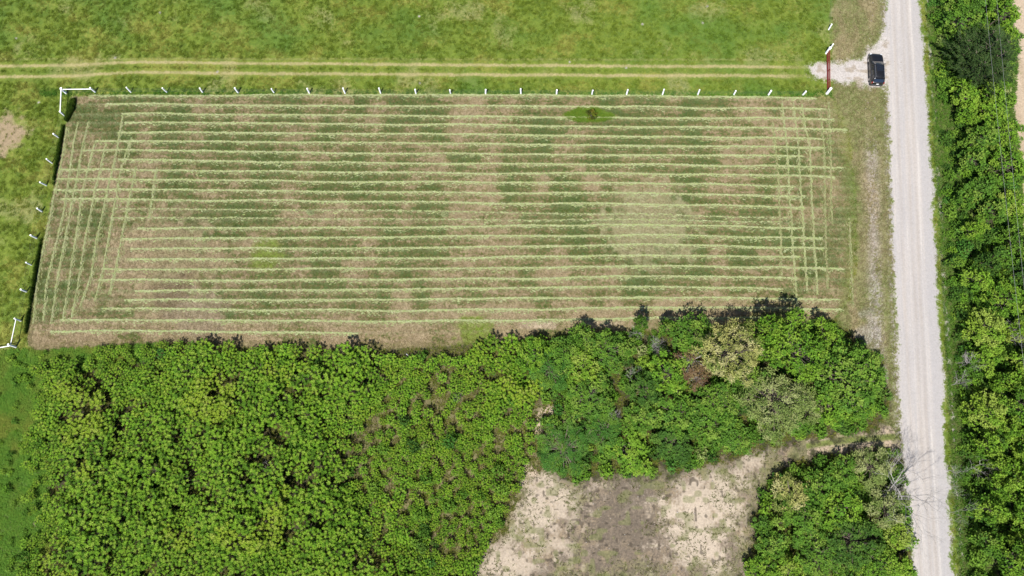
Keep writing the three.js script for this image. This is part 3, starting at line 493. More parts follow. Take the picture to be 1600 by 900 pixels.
function tree(name, tone, px, py, rpx, h, label, group, category = 'tree') {
  const form = rpx > 31 ? big : rpx > 17 ? mid : small, cy = h * 0.7, [x, z] = at(px, py, cy), rm = rpx * (HEIGHT - cy) * 1.03 / LENS, k = treeCount++;
  const g = thing(name, label, category, [x, land(x, z), z], hash(k, 1) * 6.28, group), [lf, wd] = variant(tone, form, k % 2), s = rm / form.r;
  g.scale.set(s * (0.94 + 0.12 * hash(k, 2)), h / form.h, s * (0.94 + 0.12 * hash(k, 3)));
  part('crown', lf, crownMat, g); part('trunk', wd, tone === 'rust' ? M.greyBark : M.bark, g); return g;
}
// the mixed clump between the field and the clearing
[
  ['green', 1328, 592, 52, 7, 'big rounded dark-leaved tree at the clump corner beside the road verge'],
  ['bright', 1238, 542, 46, 8, 'big bright green tree on the field edge, next to the pale olive tree'],
  ['bright', 1196, 522, 24, 7.2, 'bright green tree between the pale olive tree and the big bright one'],
  ['bright', 1292, 529, 24, 4.5, 'small yellowish green tree on the field corner above the big dark-leaved tree'],
  ['olive', 1142, 547, 42, 7.4, 'pale cream-leaved olive tree on the field edge'],
  ['silver', 1214, 628, 46, 6, 'silvery green willow-like tree in the middle of the clump by the path'],
  ['rust', 1082, 562, 24, 3.6, 'pinkish brown half-dead shrub beside the pale olive tree'],
  ['rust', 1090, 592, 18, 3, 'small tan dry shrub below the pinkish brown half-dead shrub'],
  ['bright', 1045, 583, 28, 4.2, 'bright green bushy tree left by the pinkish dead shrub'],
  ['green', 1085, 527, 30, 4.6, 'loose green tree on the field edge above the pinkish dead shrub'],
  ['green', 1002, 507, 11, 4.5, 'thin tall sapling standing out over the field edge'],
  ['green', 1044, 510, 13, 4.2, 'second thin sapling on the field edge near the pale twigs'],
  ['lime', 914, 576, 26, 3.6, 'lime yellow-green bushy shrub among darker shrubs'],
  ['teal', 860, 578, 30, 2.6, 'soft blue-green bush beside the lime yellow-green shrub'],
  ['green', 912, 527, 20, 4, 'green shrub on the field edge above the sandy strip end'],
  ['green', 952, 547, 32, 4, 'broad green shrub on the field edge between sandy strip and sapling'],
  ['bright', 832, 552, 24, 3.6, 'bright green shrub where sumac thicket meets the tree clump'],
  ['green', 882, 552, 26, 3.6, 'green shrub above the soft blue-green bush'],
  ['deep', 1010, 610, 28, 3.4, 'dark green shrub in the clump interior below the bare grey twigs'],
  ['green', 920, 620, 34, 3.4, 'wide green shrub below the lime yellow-green shrub'],
  ['green', 1000, 655, 26, 3, 'low green shrub beside the white dead branches'],
  ['green', 1062, 645, 30, 3.6, 'green shrub in the clump below the tan dry shrub'],
  ['green', 1125, 625, 32, 4.2, 'green tree left of the silvery willow-like tree'],
  ['green', 1115, 662, 30, 3.4, 'green shrub near the clearing below the taller green tree'],
  ['deep', 1050, 693, 28, 2.4, 'low dark green shrub on the clearing edge'],
  ['bright', 985, 705, 28, 2.6, 'low bright green shrub on the clearing edge next to the blue-green bush'],
  ['teal', 880, 702, 34, 2, 'wide low blue-green bush at the clearing corner'],
  ['teal', 945, 672, 26, 2.2, 'small blue-green bush between the sand patch and the clearing'],
  ['green', 1172, 590, 24, 4.5, 'green tree between the pale olive tree and the silvery willow-like tree'],
  ['green', 1152, 684, 22, 2.2, 'low green shrub where the dirt path leaves the clearing'],
  ['bright', 1300, 636, 28, 4, 'bright green tree below the big dark-leaved tree, by the dirt path'],
  ['bright', 1348, 636, 18, 3, 'small bright green shrub at the verge below the big dark-leaved tree'],
  ['green', 1252, 664, 15, 1.8, 'low green shrub along the dirt path below the silvery tree'],
  ['silver', 1266, 640, 18, 3, 'small silvery shrub beside the silvery willow-like tree'],
  ['olive', 1238, 776, 28, 3.2, 'pale olive tree at the clearing edge south of the dirt path'],
  ['green', 1318, 741, 22, 3.2, 'large-leaved green tree beside the dirt path'],
  ['silver', 1364, 731, 26, 3, 'large silvery green tree next to the bare grey tree'],
  ['green', 1285, 766, 28, 3.2, 'green tree next to the pale olive tree south of the path'],
  ['bright', 1312, 794, 30, 3.8, 'bright green tree with dark gaps below the bare grey tree'],
  ['green', 1255, 812, 30, 3.6, 'green tree at the clearing edge below the pale olive tree of the southern clump'],
  ['silver', 1388, 792, 26, 3.8, 'silvery green tree at the road edge below the bare grey tree'],
  ['lime', 1402, 838, 20, 3.2, 'lime green shrub at the road edge in the southern clump'],
  ['deep', 1335, 845, 36, 4.2, 'dark olive-green tree in the middle of the southern clump'],
  ['green', 1280, 868, 32, 3.8, 'green tree in the lower part of the southern clump'],
  ['green', 1208, 855, 22, 2.8, 'small green shrub standing in the clearing edge of the southern clump'],
  ['bright', 1192, 888, 20, 2.6, 'small bright green shrub at the clearing, below the small green shrub'],
  ['lime', 1240, 898, 24, 3, 'lime green shrub at the bottom of the southern clump'],
  ['bright', 1375, 882, 32, 4, 'bright yellow-green tree close to the road at the bottom of the southern clump'],
  ['green', 1195, 820, 13, 2, 'little green bush standing alone at the clearing edge'],
  ['bright', 1412, 890, 16, 2.4, 'small bright bush beside the road at the bottom of the southern clump'],
].forEach(([tone, x, y, r, h, label]) => tree(h >= 3.8 ? 'leafy_tree' : 'leafy_shrub', tone, x, y, r, h, label, null, h >= 3.8 ? 'tree' : 'shrub'));
// low leafy bushes that fill the ground between them
{
  const R = rng(31), list = [], geos = treeParts(4000, { r: 0.62, h: 1.1, flat: 0.8, clumps: 7, leaves: 9, size: 0.24, narrow: 0.34, cr: 0.3, tones: [[1, 1, 1]] })[0];
  for (let k = 0; k < 26000; k++) {
    const x = X0 + R() * (X1 - X0), z = Z0 + R() * (Z1 - Z0), t = Math.max(inside('trees', x, z), inside('trees2', x, z)), b = inside('belt', x, z), rr = x - roadR(z), su = inside('sumac', x, z);
    let p = 0; if (zone(x, z) !== 'scrub' && zone(x, z) !== 'belt') continue; if (t > -0.3) p = 0.6; else if (b > 0.5 && rr > 1.8 && inside('sand', x, z) < -0.5) p = 0.95; else if (su > 0 && fbm(x / 4, z / 4, 2) > 0.5) p = 0.18; else if (su < 0 && su > -7 && x < -58 && inside('scrub', x, z) > 0.5) p = 0.35;
    if (R() > p) continue; const tone = TONE[x < -50 ? ['bright', 'green'][(R() * 2) | 0] : ['green', 'deep', 'bright', 'teal', 'silver'][(R() * R() * 5) | 0]], c = tone[(R() * 3) | 0], s = (0.5 + 0.8 * R()) * (su < 0 && x < -58 ? 0.25 + 0.6 * R() * step(-8, -1, su) : 1); list.push([x, land(x, z) - 0.1, z, R() * 6.28, s, s * (0.7 + 0.6 * R()), c]);
  }
  scatter('undergrowth', geos, leafMat([1, 1, 1]), list, 'low mixed green bushes filling the ground under the trees', 'undergrowth'); console.log('undergrowth', list.length);
}
// the tree belt beyond the road
{
  const R = rng(91), placed = [], lab = { bright: 'bright green leafy tree in the belt between gravel road and power lines', green: 'mid green leafy tree in the belt between gravel road and power lines', lime: 'lime green leafy tree in the belt between gravel road and power lines', deep: 'dark green leafy tree in the belt between gravel road and power lines' };
  for (let k = 0; k < 5000 && placed.length < 170; k++) {
    const x = 50 + R() * 42, z = -72 + R() * 90; if (inside('belt', x, z) < 1.6 || x - roadR(z) < 3.0 || inside('sand', x, z) > -3.4) continue;
    const r = 1.25 + 1.15 * R(), thick = Math.hypot(x - pineAt()[0], z - pineAt()[1]); if (thick < 4.5) continue;
    if (placed.some(q => Math.hypot(q[0] - x, q[1] - z) < (q[2] + r) * 0.78)) continue; placed.push([x, z, r]);
  }
  console.log('belt', placed.length);
  placed.forEach(([x, z, r], i) => {
    const n = fbm(x / 7, z / 9, 2), tone = n > 0.62 ? 'lime' : n > 0.45 ? 'bright' : R() < 0.25 ? 'deep' : R() < 0.3 ? 'bright' : 'green', form = r > 1.8 ? mid : small, h = (2.6 + r * 1.1) * (0.85 + 0.3 * R());
    const g = thing('belt_tree', lab[tone], 'tree', [x, land(x, z), z], R() * 6.28, `${tone} trees in the belt beyond the road`), [lf, wd] = variant(tone, form, i % 2), s = r / form.r;
    g.scale.set(s, h / form.h, s); part('crown', lf, crownMat, g); part('trunk', wd, M.bark, g);
  });
}
function pineAt() { return at(1540, 80, 6); }
// feathery dark conifer that leans over the sand strip
{
  const R = rng(501), needles = new Tris(), wood = new Tris(), h = 9;
  const heads = [[0, 0, 1], [1.5, 0.9, 0.85], [-1.6, 0.6, 0.8], [0.6, -1.8, 0.85], [-0.8, 2, 0.8], [2.4, -0.7, 0.8], [1.6, 2.6, 0.7], [-1.8, -1.4, 0.7]];
  for (const [hx, hz, hf] of heads) {
    wood.tube([[hx * 0.1, -0.3, hz * 0.1], [hx * 0.7, h * hf * 0.45, hz * 0.7], [hx, h * hf, hz]], [0.14, 0.09, 0.02], 6, [1, 1, 1]);
    for (let i = 0; i < 34; i++) {
      const q = i / 34, y = h * hf * (0.3 + 0.66 * q), a = i * 2.4 + R() * 0.9, L = 2.5 * (1 - q ** 1.5) * (0.7 + 0.5 * R()) + 0.35, bx = hx * (0.55 + 0.45 * q), bz = hz * (0.55 + 0.45 * q), ex = bx + Math.cos(a) * L, ez = bz + Math.sin(a) * L, ey = y + L * (0.5 + 0.4 * R());
      wood.tube([[bx, y, bz], [(bx + ex) / 2, y + (ey - y) * 0.45, (bz + ez) / 2], [ex, ey, ez]], [0.035, 0.022, 0.008], 3, [1, 1, 1]);
      const n = Math.round(8 + L * 12);
      for (let j = 0; j < n; j++) {
        const f = 0.2 + 0.85 * R(), tone = TONE.pine[(R() * 3) | 0], v = 0.7 + 0.6 * R(), px = bx + (ex - bx) * f + (R() - 0.5) * 0.4, pz = bz + (ez - bz) * f + (R() - 0.5) * 0.4, py = y + (ey - y) * f + (R() - 0.4) * 0.4, b = a + (R() - 0.5) * 1.8, l = 0.3 + 0.35 * R(), c = Math.cos(b), s = Math.sin(b), w = 0.03 + 0.03 * R(), dy = (R() - 0.2) * 0.5;
        needles.tri([px - s * w, py, pz + c * w], [px + s * w, py, pz - c * w], [px + c * l, py + dy, pz + s * l], tone.map(m => m * v)); needles.tri([px, py - w, pz], [px, py + w, pz], [px + c * l, py + dy, pz + s * l], tone.map(m => m * v));
      }
    }
  }
  const [x, z] = pineAt(), g = thing('dark_conifer', 'feathery dark green conifer under the power lines beside the sand strip', 'tree', [x, land(x, z), z]);
  g.scale.set(1.15, 1, 1.2); part('crown', needles.build(), crownMat, g); part('trunk', wood.build(), M.bark, g);
}
// bare trees and twiggy shrubs
function bareParts(seed, h, spread, levels, lean = [0, 0], thick = 0.02) {
  const R = rng(seed), main = new Tris(), twigs = new Tris();
  function grow(p, d, l, r, n) {
    const mid = [p[0] + d.x * l * 0.5 + (R() - 0.5) * l * 0.12, p[1] + d.y * l * 0.5, p[2] + d.z * l * 0.5 + (R() - 0.5) * l * 0.12], e = [p[0] + d.x * l, p[1] + d.y * l, p[2] + d.z * l];
    (n > levels - 2 ? main : twigs).tube([p, mid, e], [r, r * 0.82, r * 0.62], n > levels - 2 ? 6 : 3, [1, 1, 1]);
    if (n <= 0) return; const k = 2 + (R() < 0.65 ? 1 : 0) + (n === levels ? 1 : 0);
    for (let i = 0; i < k; i++) { const q = d.clone().add(new THREE.Vector3((R() - 0.5) * spread, (R() - 0.35) * spread * 0.6, (R() - 0.5) * spread)).normalize(); const f = i === 0 ? 1 : 0.6 + 0.4 * R(); grow([p[0] + (e[0] - p[0]) * f, p[1] + (e[1] - p[1]) * f, p[2] + (e[2] - p[2]) * f], q, l * (0.68 + 0.2 * R()), r * 0.62, n - 1); }
  }
  grow([0, -0.2, 0], new THREE.Vector3(lean[0], 1, lean[1]).normalize(), h * 0.3, h * thick, levels);
  return [main.build(), twigs.build()];
}
{
  const [x, z] = at(1362, 772), g = thing('bare_tree', 'leafless grey tree with wide twigs reaching over the gravel road', 'tree', [x, land(x, z), z]), [a, b] = bareParts(644, 11, 1.7, 7, [0.5, 0.05], 0.0095);
  part('trunk', a, M.greyBark, g); part('twigs', b, M.greyBark, g);
  const kinds = [1, 2, 3].map(i => bareParts(700 + i, 3, 1.9, 5, [0, 0], 0.012));
  [[985, 588, 1.1, 'tangle of bare grey twigs below the broad green shrub'], [1020, 540, 1.3, 'wide tangle of bare grey twigs on the clump edge near the thin sapling'], [1002, 520, 1.2, 'pale bare branching shrub beneath the thin tall sapling'], [845, 590, 0.8, 'small bare grey twigs beside the soft blue-green bush'], [960, 645, 1.0, 'white dead branches lying in the green clump'], [1022, 655, 0.7, 'small grey dead twigs in a dark hollow of the clump'], [1130, 655, 0.8, 'bare twigs above the bright green shrub near the clearing'], [1518, 565, 1.5, 'bare grey branching shrub in the tree belt beyond the road'], [1495, 600, 1.1, 'smaller bare twigs at the road side of the tree belt'], [1530, 728, 1.5, 'grey leafless bush in the tree belt across from the bare tree'], [1588, 530, 1.6, 'bare pale branches in the tree belt under the power lines'], [1486, 735, 0.9, 'dry grey twigs on the verge across from the bare tree'], [425, 735, 0.9, 'bare grey twigs showing through the sumac thicket'], [395, 775, 0.8, 'grey dead stems in a gap of the sumac thicket'], [1300, 815, 0.8, 'grey dead twigs in the southern clump'], [715, 625, 0.7, 'grey dead twigs in the sparse part of the thicket']].forEach(([px, py, s, label], i) => {
    const [x, z] = at(px, py, 1.2 * s), g = thing('bare_shrub', label, 'shrub', [x, land(x, z), z], i * 1.7), [a, b] = kinds[i % 3]; g.scale.set(s, s * 0.95, s); part('stem', a, M.greyBark, g); part('twigs', b, M.greyBark, g);
  });
}
// the lone young shrub in the unmown diamond
{
  const [x, z] = at(923, 181, 0.5), [lf, wd] = treeParts(808, { r: 0.75, h: 1.5, flat: 0.9, clumps: 9, leaves: 8, size: 0.22, narrow: 0.3, cr: 0.28, tones: [leafTone(128, 140, 40), leafTone(96, 104, 36), leafTone(150, 140, 52)] });
  const g = thing('young_shrub', 'lone young olive-brown shrub in the unmown grass patch of the field', 'shrub', [x, land(x, z), z]); part('crown', lf, crownMat, g); part('trunk', wd, M.bark, g);
}

// ------------------------------------------------------------------ fences and gate
function cyl(r0, r1, h, seg = 8) { const g = new THREE.CylinderGeometry(r1, r0, h, seg); g.translate(0, h / 2, 0); return g; }
function bar(a, b, r, seg = 6) { const A = new THREE.Vector3(...a), B = new THREE.Vector3(...b), L = A.distanceTo(B), g = new THREE.CylinderGeometry(r, r, L, seg); g.applyQuaternion(new THREE.Quaternion().setFromUnitVectors(new THREE.Vector3(0, 1, 0), B.clone().sub(A).normalize())); g.translate((A.x + B.x) / 2, (A.y + B.y) / 2, (A.z + B.z) / 2); return g; }
const postGeo = cyl(0.115, 0.105, 1.55, 10), cornerGeo = cyl(0.15, 0.14, 1.75, 10); postGeo.translate(0, -0.3, 0); cornerGeo.translate(0, -0.3, 0);
function fence(pts, label, rails = [], tall = []) {
  const w = pts.map(([x, y]) => at(x, y, 0.65)), [ox, oz] = w[0], oy = land(ox, oz), g = thing('wire_fence', label, 'fence', [ox, oy, oz]);
  const L = w.map(([x, z]) => [x - ox, land(x, z) - oy, z - oz]);
  L.forEach((p, i) => { const m = part('post', tall.includes(i) ? cornerGeo : postGeo, M.post, g); m.position.set(...p); m.rotation.set((hash(i, 4) - 0.5) * 0.14, i, (hash(i, 6) - 0.5) * 0.14); m.scale.set(0.9 + 0.25 * hash(i, 8), 0.9 + 0.2 * hash(i, 9), 0.9 + 0.25 * hash(i, 8)); });
  for (const h of [0.3, 0.65, 1.0]) part('wire', mergeGeometries(L.slice(1).map((p, i) => bar([L[i][0], L[i][1] + h, L[i][2]], [p[0], p[1] + h, p[2]], 0.004, 4))), M.wire, g);
  for (const [i, j, ha, hb] of rails) part('rail', bar([L[i][0], L[i][1] + ha, L[i][2]], [L[j][0], L[j][1] + hb, L[j][2]], 0.055, 8), M.post, g);
}
const topX = [145, 201, 258, 314, 369.5, 426, 481.5, 537.5, 593.5, 649, 703.5, 758.5, 814, 870, 925.5, 980, 1036.5, 1092, 1148.5, 1203, 1257];
fence([[99, 142], ...topX.map((x, i) => [x, 140.5 + i * 0.22])], 'straight fence of white posts along the long edge of the mown field', [[0, 1, 1.15, 0.95]], [0]);
fence([[96, 177], [88, 212], [77, 252], [68, 287], [61, 328], [53, 370], [44.5, 412], [37, 454], [28, 500], [20, 541], [-22, 548]], 'slanting fence of white posts beside the dark grass bank at the field end', [[8, 9, 1.0, 1.1], [9, 10, 1.1, 1.0]], [9]);
{ // the brace that runs from the corner post to the first post of the slanting fence
  const a = at(99, 142, 0.65), b = at(96, 177, 0.65), g = thing('brace_rail', 'white brace rail joining the corner post to the slanting fence', 'rail', [a[0], land(...a), a[1]]); part('rail', bar([0, 1.22, 0], [b[0] - a[0], 1.0, b[1] - a[1]], 0.07, 8), M.post, g);
  part('clamp', cyl(0.165, 0.165, 0.14, 10).translate(0, 1.15, 0), M.post, g);
}
fence([[1301, -36], [1300, -12], [1297, 43], [1299, 73]], 'short fence of white posts running from the red gate along the verge');
{
  const a = at(1293.5, 80, 0.6), b = at(1294.5, 143, 0.6), y = land(...a), g = thing('tube_gate', 'dark red tubular metal farm gate closed across the gravel driveway', 'gate', [a[0], y, a[1]]), dx = b[0] - a[0], dz = b[1] - a[1], dy = land(...b) - y, on = (f, h) => [dx * f, h + dy * f, dz * f];
  for (const f of [0, 1]) { const m = part('gate_post', cornerGeo.clone().scale(1.35, 1, 1.35), M.post, g); m.position.set(...on(f, 0)); }
  for (const [s, e] of [[0.035, 0.49], [0.51, 0.965]]) {
    for (const h of [0.25, 0.42, 0.6, 0.8, 1.0, 1.2]) part('bar', bar(on(s, h), on(e, h), h > 1.1 || h < 0.3 ? 0.045 : 0.03, 8), M.gate, g);
    for (const f of [s, (s + e) / 2, e]) part('upright', bar(on(f, 0.2), on(f, 1.24), 0.045, 8), M.gate, g);
  }
  for (const f of [0.02, 0.98]) for (const h of [0.4, 1.05]) part('hinge', bar(on(f - 0.018, h), on(f + 0.018, h), 0.035, 6), M.wire, g);
}
{ const [x, z] = at(638.5, 556), g = thing('survey_stake', 'thin white stake standing in the weeds where field meets sumac', 'stake', [x, land(x, z), z]); part('stake', cyl(0.05, 0.045, 1.9, 6).translate(0, -0.2, 0), M.post, g); part('cap', new THREE.ConeGeometry(0.06, 0.1, 6).translate(0, 1.75, 0), M.post, g); }

// clumps of cut grass dropped between the rows
[[485, 332, 'small heap of cut grass lying between two rows near the bare soil patch'], [695, 335, 'small pale heap of cut grass lying alone in the field middle'], [1297, 222, 'green heap of cut grass at the field end beside the verge']].forEach(([px, py, label], i) => {
  const R = rng(40 + i), t = new Tris(); for (let k = 0; k < 260; k++) { const a = R() * 6.28, r = 0.55 * Math.sqrt(R()), x = Math.cos(a) * r, z = Math.sin(a) * r * 0.7, y = 0.28 * (1 - (r / 0.6) ** 2) * R() + 0.02, b = R() * 6.28, l = 0.1 + 0.1 * R(), c = Math.cos(b) * l, s = Math.sin(b) * l; t.quad([x - c, y, z - s], [x - s * 0.2, y + 0.02, z + c * 0.2], [x + c, y + (R() - 0.5) * 0.08, z + s], [x + s * 0.2, y - 0.02, z - c * 0.2], mix(C.straw, C.g1, R() * (i === 2 ? 1 : 0.5))); }
  const [x, z] = at(px, py), m = part(numbered('grass_heap'), t.build(), M.straw, scene); m.position.set(x, land(x, z), z); tag(m, label, 'heap');
});
// loose stones at the road edges and in the clearing
{
  const R = rng(62), list = [], g = new THREE.IcosahedronGeometry(0.1, 0);
  for (let k = 0; k < 60000 && list.length < 4200; k++) {
    const x = -5 + R() * 66, z = -74 + R() * 94, Z = zone(x, z), rr = x - roadR(z), rl = roadL(z) - x, dr = inside('drive', x, z), p = Z === 'belt' && rr > 0.7 && rr < 1.4 ? 0.35 * step(0.42, 0.62, fbm(x * 2, z / 3.5, 2)) : (rl > -0.3 && rl < 0.7) || (rr > -0.3 && rr < 0.5) ? 0.35 : Z === 'verge' && rl > 1.8 && rl < 3.4 ? 0.22 : Math.abs(dr) < 0.6 ? 0.4 : Z === 'clearing' ? 0.05 : 0;
    if (R() > p) continue; const s = 0.35 + 0.7 * R() * R(); list.push([x, land(x, z) + 0.02, z, R() * 6, s, s * 0.7, mix(C.stone, C.dirt, R())]);
  }
  scatter('loose_stones', g, new THREE.MeshStandardMaterial({ color: 0xffffff, roughness: 1 }), list, 'small pale stones along the road edges and driveway', 'stones');
}

// ------------------------------------------------------------------ power lines
{
  const h = 9, lines = [[[1543, 7], [1600, 547]], [[1560, 0], [1600, 412]]].map(([a, b]) => { const A = at(a[0], a[1], h), B = at(b[0], b[1], h), dx = (B[0] - A[0]) / (B[1] - A[1]); return z => A[0] + dx * (z - A[1]); });
  const zs = [-84, 12], mat = dull([0.05, 0.045, 0.04]), metal = new THREE.MeshStandardMaterial({ color: col([0.27, 0.27, 0.26]), roughness: 0.5, metalness: 0.3 });
  zs.forEach((z, i) => {
    const xa = lines[0](z), xb = lines[1](z), cx = (xa + xb) / 2, y = land(cx, z), g = thing('power_pole', i ? 'wooden power pole with crossarm standing south of the tree belt' : 'wooden power pole with crossarm standing north of the tree belt', 'pole', [cx, y, z]);
    part('pole', cyl(0.17, 0.12, h + 0.6 - y).translate(0, -0.4, 0), mat, g); part('crossarm', new THREE.BoxGeometry(Math.abs(xb - xa) + 0.6, 0.12, 0.1).translate(0, h - y - 0.22, 0.16), mat, g);
    for (const x of [xa, xb]) part('insulator', new THREE.CylinderGeometry(0.05, 0.07, 0.18, 8).translate(x - cx, h - y - 0.08, 0.16), metal, g);
  });
  lines.forEach((f, i) => {
    const pts = []; for (let k = 0; k <= 40; k++) { const t = k / 40, z = zs[0] + 0.16 + (zs[1] - zs[0]) * t; pts.push(new THREE.Vector3(f(z), h - 0.9 * 4 * t * (1 - t) * 0.5 + 0.02, z)); }
    const m = part(numbered('power_line'), new THREE.TubeGeometry(new THREE.CatmullRomCurve3(pts), 80, 0.011, 6), metal, scene);
    tag(m, i ? 'overhead power wire closer to the sand strip, above the tree belt' : 'overhead power wire closer to the gravel road, above the tree belt', 'power line');
  });
}

// ------------------------------------------------------------------ the parked car
{
  const f0 = at(1368.5, 86), r0 = at(1370.5, 131), turn = Math.atan2(-(f0[0] - r0[0]), -(f0[1] - r0[1])), [cx, cz] = at(1368, 109.5, 0.5);
  const g = thing('parked_car', 'black sport utility car parked on the gravel driveway beside the road', 'car', [cx, land(cx, cz) + 0.01, cz], turn); g.scale.set(1.02, 1.02, 1.05);   // front points to -z
  const paint = new THREE.MeshPhysicalMaterial({ color: col([0.007, 0.007, 0.0075]), roughness: 0.35, metalness: 0, clearcoat: 0.7, clearcoatRoughness: 0.1 }), glass = new THREE.MeshPhysicalMaterial({ color: col([0.012, 0.014, 0.018]), roughness: 0.05, clearcoat: 1, clearcoatRoughness: 0.03 });
  const black = dull([0.02, 0.02, 0.021], 0.7), chrome = new THREE.MeshStandardMaterial({ color: col([0.6, 0.6, 0.62]), metalness: 0.95, roughness: 0.2 }), rubber = dull([0.025, 0.025, 0.025], 0.95), red = new THREE.MeshPhysicalMaterial({ color: col([0.22, 0.012, 0.012]), roughness: 0.15, clearcoat: 1 }), lamp = new THREE.MeshPhysicalMaterial({ color: col([0.55, 0.57, 0.6]), roughness: 0.1, clearcoat: 1 }), white = dull([0.78, 0.78, 0.76], 0.5);
  function loft(st, ring) {                            // st: stations along z; ring(s) gives the right half outline from bottom to top
    const t = [], full = st.map(s => { const r = ring(s); return [...r, ...r.slice().reverse().filter(p => p[0] > 1e-6).map(p => [-p[0], p[1]])].map(p => [p[0], p[1], s.z]); }), n = full[0].length, idx = [];
    full.forEach(r => r.forEach(p => t.push(...p)));
    for (let i = 0; i + 1 < full.length; i++) for (let j = 0; j < n; j++) { const k = (j + 1) % n, a = i * n + j, b = i * n + k; idx.push(a, a + n, b, b, a + n, b + n); }
    for (const [b, s] of [[0, 1], [(full.length - 1) * n, -1]]) for (let j = 1; j + 1 < n; j++) s > 0 ? idx.push(b, b + j, b + j + 1) : idx.push(b, b + j + 1, b + j);
    const geo = new THREE.BufferGeometry(); geo.setAttribute('position', new THREE.Float32BufferAttribute(t, 3)); geo.setIndex(idx); geo.computeVertexNormals(); return geo;
  }
  const S = (z, w, b, t, c = 0.05) => ({ z, w, b, t, c });
  const lower = [S(-2.36, 0.62, 0.42, 0.66), S(-2.3, 0.78, 0.3, 0.78), S(-2.12, 0.9, 0.24, 0.9), S(-1.8, 0.945, 0.24, 0.98), S(-1.1, 0.95, 0.25, 1.05), S(-0.8, 0.95, 0.25, 1.08), S(0.4, 0.955, 0.25, 1.1), S(1.5, 0.955, 0.26, 1.12), S(2.05, 0.93, 0.3, 1.12), S(2.28, 0.85, 0.36, 1.08), S(2.36, 0.74, 0.42, 0.95)];
  const half = s => [[0, s.b], [s.w * 0.86, s.b], [s.w * 0.97, s.b + 0.1], [s.w, s.b + (s.t - s.b) * 0.5], [s.w * 0.975, s.t - 0.1], [s.w * 0.9, s.t - 0.02], [s.w * 0.6, s.t + s.c * 0.6], [0, s.t + s.c]];
  const body = part('body', loft(lower, half), paint, g);
  const cabin = [S(-0.98, 0.8, 1.0, 1.08, 0), S(-0.62, 0.79, 1.0, 1.34, 0.01), S(-0.2, 0.76, 1.0, 1.6, 0.03), S(0.2, 0.75, 1.0, 1.66, 0.04), S(1.2, 0.74, 1.0, 1.66, 0.04), S(1.8, 0.72, 1.0, 1.6, 0.03), S(2.05, 0.72, 1.0, 1.42, 0.01), S(2.24, 0.74, 1.0, 1.1, 0)];
  const wAt = (s, y) => { const f = clamp((y - 1.05) / 0.6); return 0.875 - (0.875 - s.w) * f - 0.08 * f; };
  const chalf = s => [[0, s.b], [0.88, s.b], [wAt(s, s.t - 0.08) + 0.02, Math.max(s.b + 0.02, s.t - 0.08)], [wAt(s, s.t) - 0.05, s.t - 0.01], [0.3, s.t + s.c], [0, s.t + s.c + 0.005]];
  part('cabin', loft(cabin, chalf), paint, g);
  const quadGeo = (a, b, c, d) => { const q = new THREE.BufferGeometry(); q.setAttribute('position', new THREE.Float32BufferAttribute([...a, ...b, ...c, ...a, ...c, ...d], 3)); q.computeVertexNormals(); return q; };
  part('windscreen', quadGeo([-0.74, 1.13, -0.945], [0.74, 1.13, -0.945], [0.62, 1.6, -0.235], [-0.62, 1.6, -0.235]), glass, g);
  part('rear_window', quadGeo([0.66, 1.16, 2.235], [-0.66, 1.16, 2.235], [-0.58, 1.52, 1.99], [0.58, 1.52, 1.99]), glass, g);
  for (const s of [-1, 1]) {
    for (const [z0, z1, u0, u1] of [[-0.7, 0.3, -0.15, 0.3], [0.38, 1.22, 0.38, 1.22], [1.3, 2.0, 1.3, 1.78]]) part('side_window', quadGeo([s * 0.9, 1.12, z0], [s * 0.9, 1.12, z1], [s * 0.735, 1.55, u1], [s * 0.735, 1.55, u0]), glass, g);
    const mir = part('wing_mirror', new THREE.SphereGeometry(0.12, 10, 8).scale(1, 0.75, 0.55).translate(s * 1.04, 1.12, -0.62), paint, g); part('mirror_arm', bar([s * 0.88, 1.08, -0.6], [s * 1.0, 1.1, -0.61], 0.03), black, mir); part('mirror_glass', new THREE.CircleGeometry(0.08, 10).translate(s * 1.05, 1.12, -0.55), chrome, mir);
    part('roof_rail', mergeGeometries([bar([s * 0.62, 1.735, 0.0], [s * 0.6, 1.735, 1.75], 0.022), bar([s * 0.62, 1.6, 0.02], [s * 0.62, 1.735, 0.02], 0.022), bar([s * 0.6, 1.55, 1.73], [s * 0.6, 1.735, 1.73], 0.022)]), chrome, g);
    part('headlight', new THREE.SphereGeometry(0.16, 10, 8).scale(1.2, 0.5, 0.8).translate(s * 0.68, 0.78, -2.2), lamp, g);
    part('tail_light', new THREE.BoxGeometry(0.16, 0.34, 0.12).translate(s * 0.8, 0.95, 2.26), red, g);
    for (const z of [-0.12, 0.86]) part('door_handle', new THREE.BoxGeometry(0.03, 0.03, 0.16).translate(s * 0.955, 0.92, z + 0.25), chrome, g);
    part('door_seam', mergeGeometries([-0.75, 0.34, 1.26].map(z => new THREE.BoxGeometry(0.012, 0.55, 0.014).translate(s * 0.952, 0.7, z))), black, g);
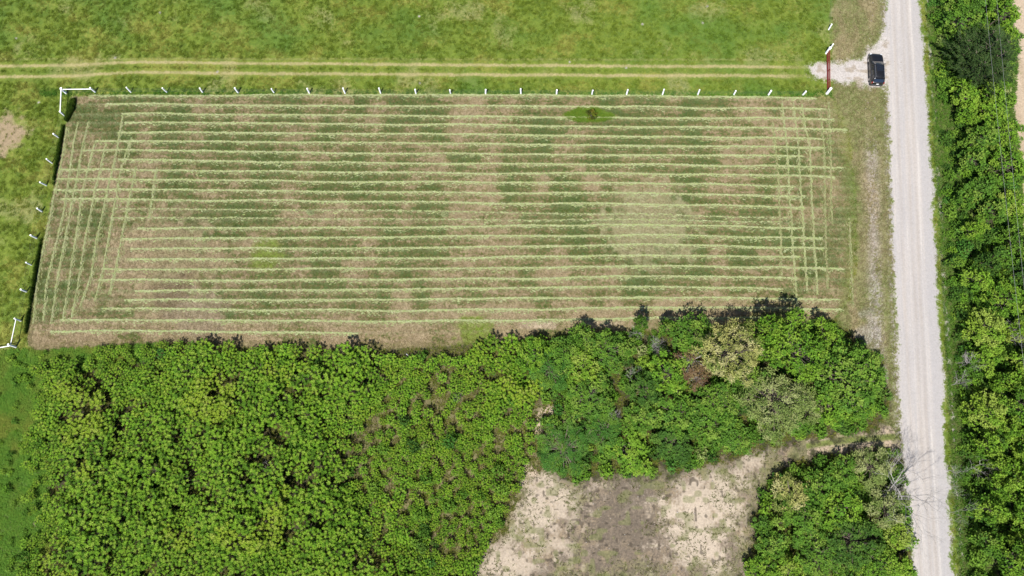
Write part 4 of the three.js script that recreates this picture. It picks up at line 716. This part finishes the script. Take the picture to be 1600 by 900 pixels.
    part('sill', new THREE.BoxGeometry(0.05, 0.12, 2.3).translate(s * 0.93, 0.32, 0.05), black, g);
    for (const z of [-1.45, 1.42]) {
      const w = new THREE.Group(); w.name = 'wheel'; w.position.set(s * 0.83, 0.36, z); g.add(w);
      const tg = new THREE.TorusGeometry(0.27, 0.1, 10, 24); tg.scale(1, 1, 1.15); tg.rotateY(Math.PI / 2); part('tyre', tg, rubber, w);
      const rim = new THREE.CylinderGeometry(0.2, 0.2, 0.2, 20); rim.rotateZ(Math.PI / 2); part('rim', rim, chrome, w);
      const arch = new THREE.TorusGeometry(0.4, 0.035, 6, 20, Math.PI); arch.rotateY(Math.PI / 2); part('wheel_arch', arch.translate(s * 0.935, 0.36, z), black, g);
    }
  }
  part('sunroof', new THREE.BoxGeometry(0.9, 0.012, 0.85).translate(0, 1.706, 0.42), glass, g);
  part('grille', new THREE.BoxGeometry(0.9, 0.2, 0.05).translate(0, 0.62, -2.345), black, g);
  part('rear_spoiler', new THREE.BoxGeometry(1.2, 0.04, 0.26).translate(0, 1.6, 1.92), paint, g);
  part('front_bumper', new THREE.BoxGeometry(1.3, 0.14, 0.08).translate(0, 0.42, -2.34), black, g);
  part('rear_bumper', loft([S(2.2, 0.9, 0.4, 0.58, 0), S(2.36, 0.84, 0.4, 0.6, 0), S(2.43, 0.7, 0.42, 0.58, 0)], s => [[0, s.b], [s.w, s.b], [s.w, s.t], [0, s.t]]), black, g);
  part('bumper_trim', new THREE.BoxGeometry(1.3, 0.03, 0.03).translate(0, 0.615, 2.37), chrome, g);
  part('license_plate', new THREE.BoxGeometry(0.34, 0.17, 0.02).translate(0, 0.82, 2.385), white, g);
  part('antenna', new THREE.ConeGeometry(0.04, 0.1, 8).translate(0.0, 1.74, 1.7), black, g);
}

// ------------------------------------------------------------------ render
const renderer = new THREE.WebGLRenderer({ antialias: true });
renderer.setSize(1024, 576);
renderer.shadowMap.enabled = true;
renderer.toneMapping = THREE.LinearToneMapping;
renderer.toneMappingExposure = EXPOSURE;
scene.environment = null;
renderer.render(scene, camera);
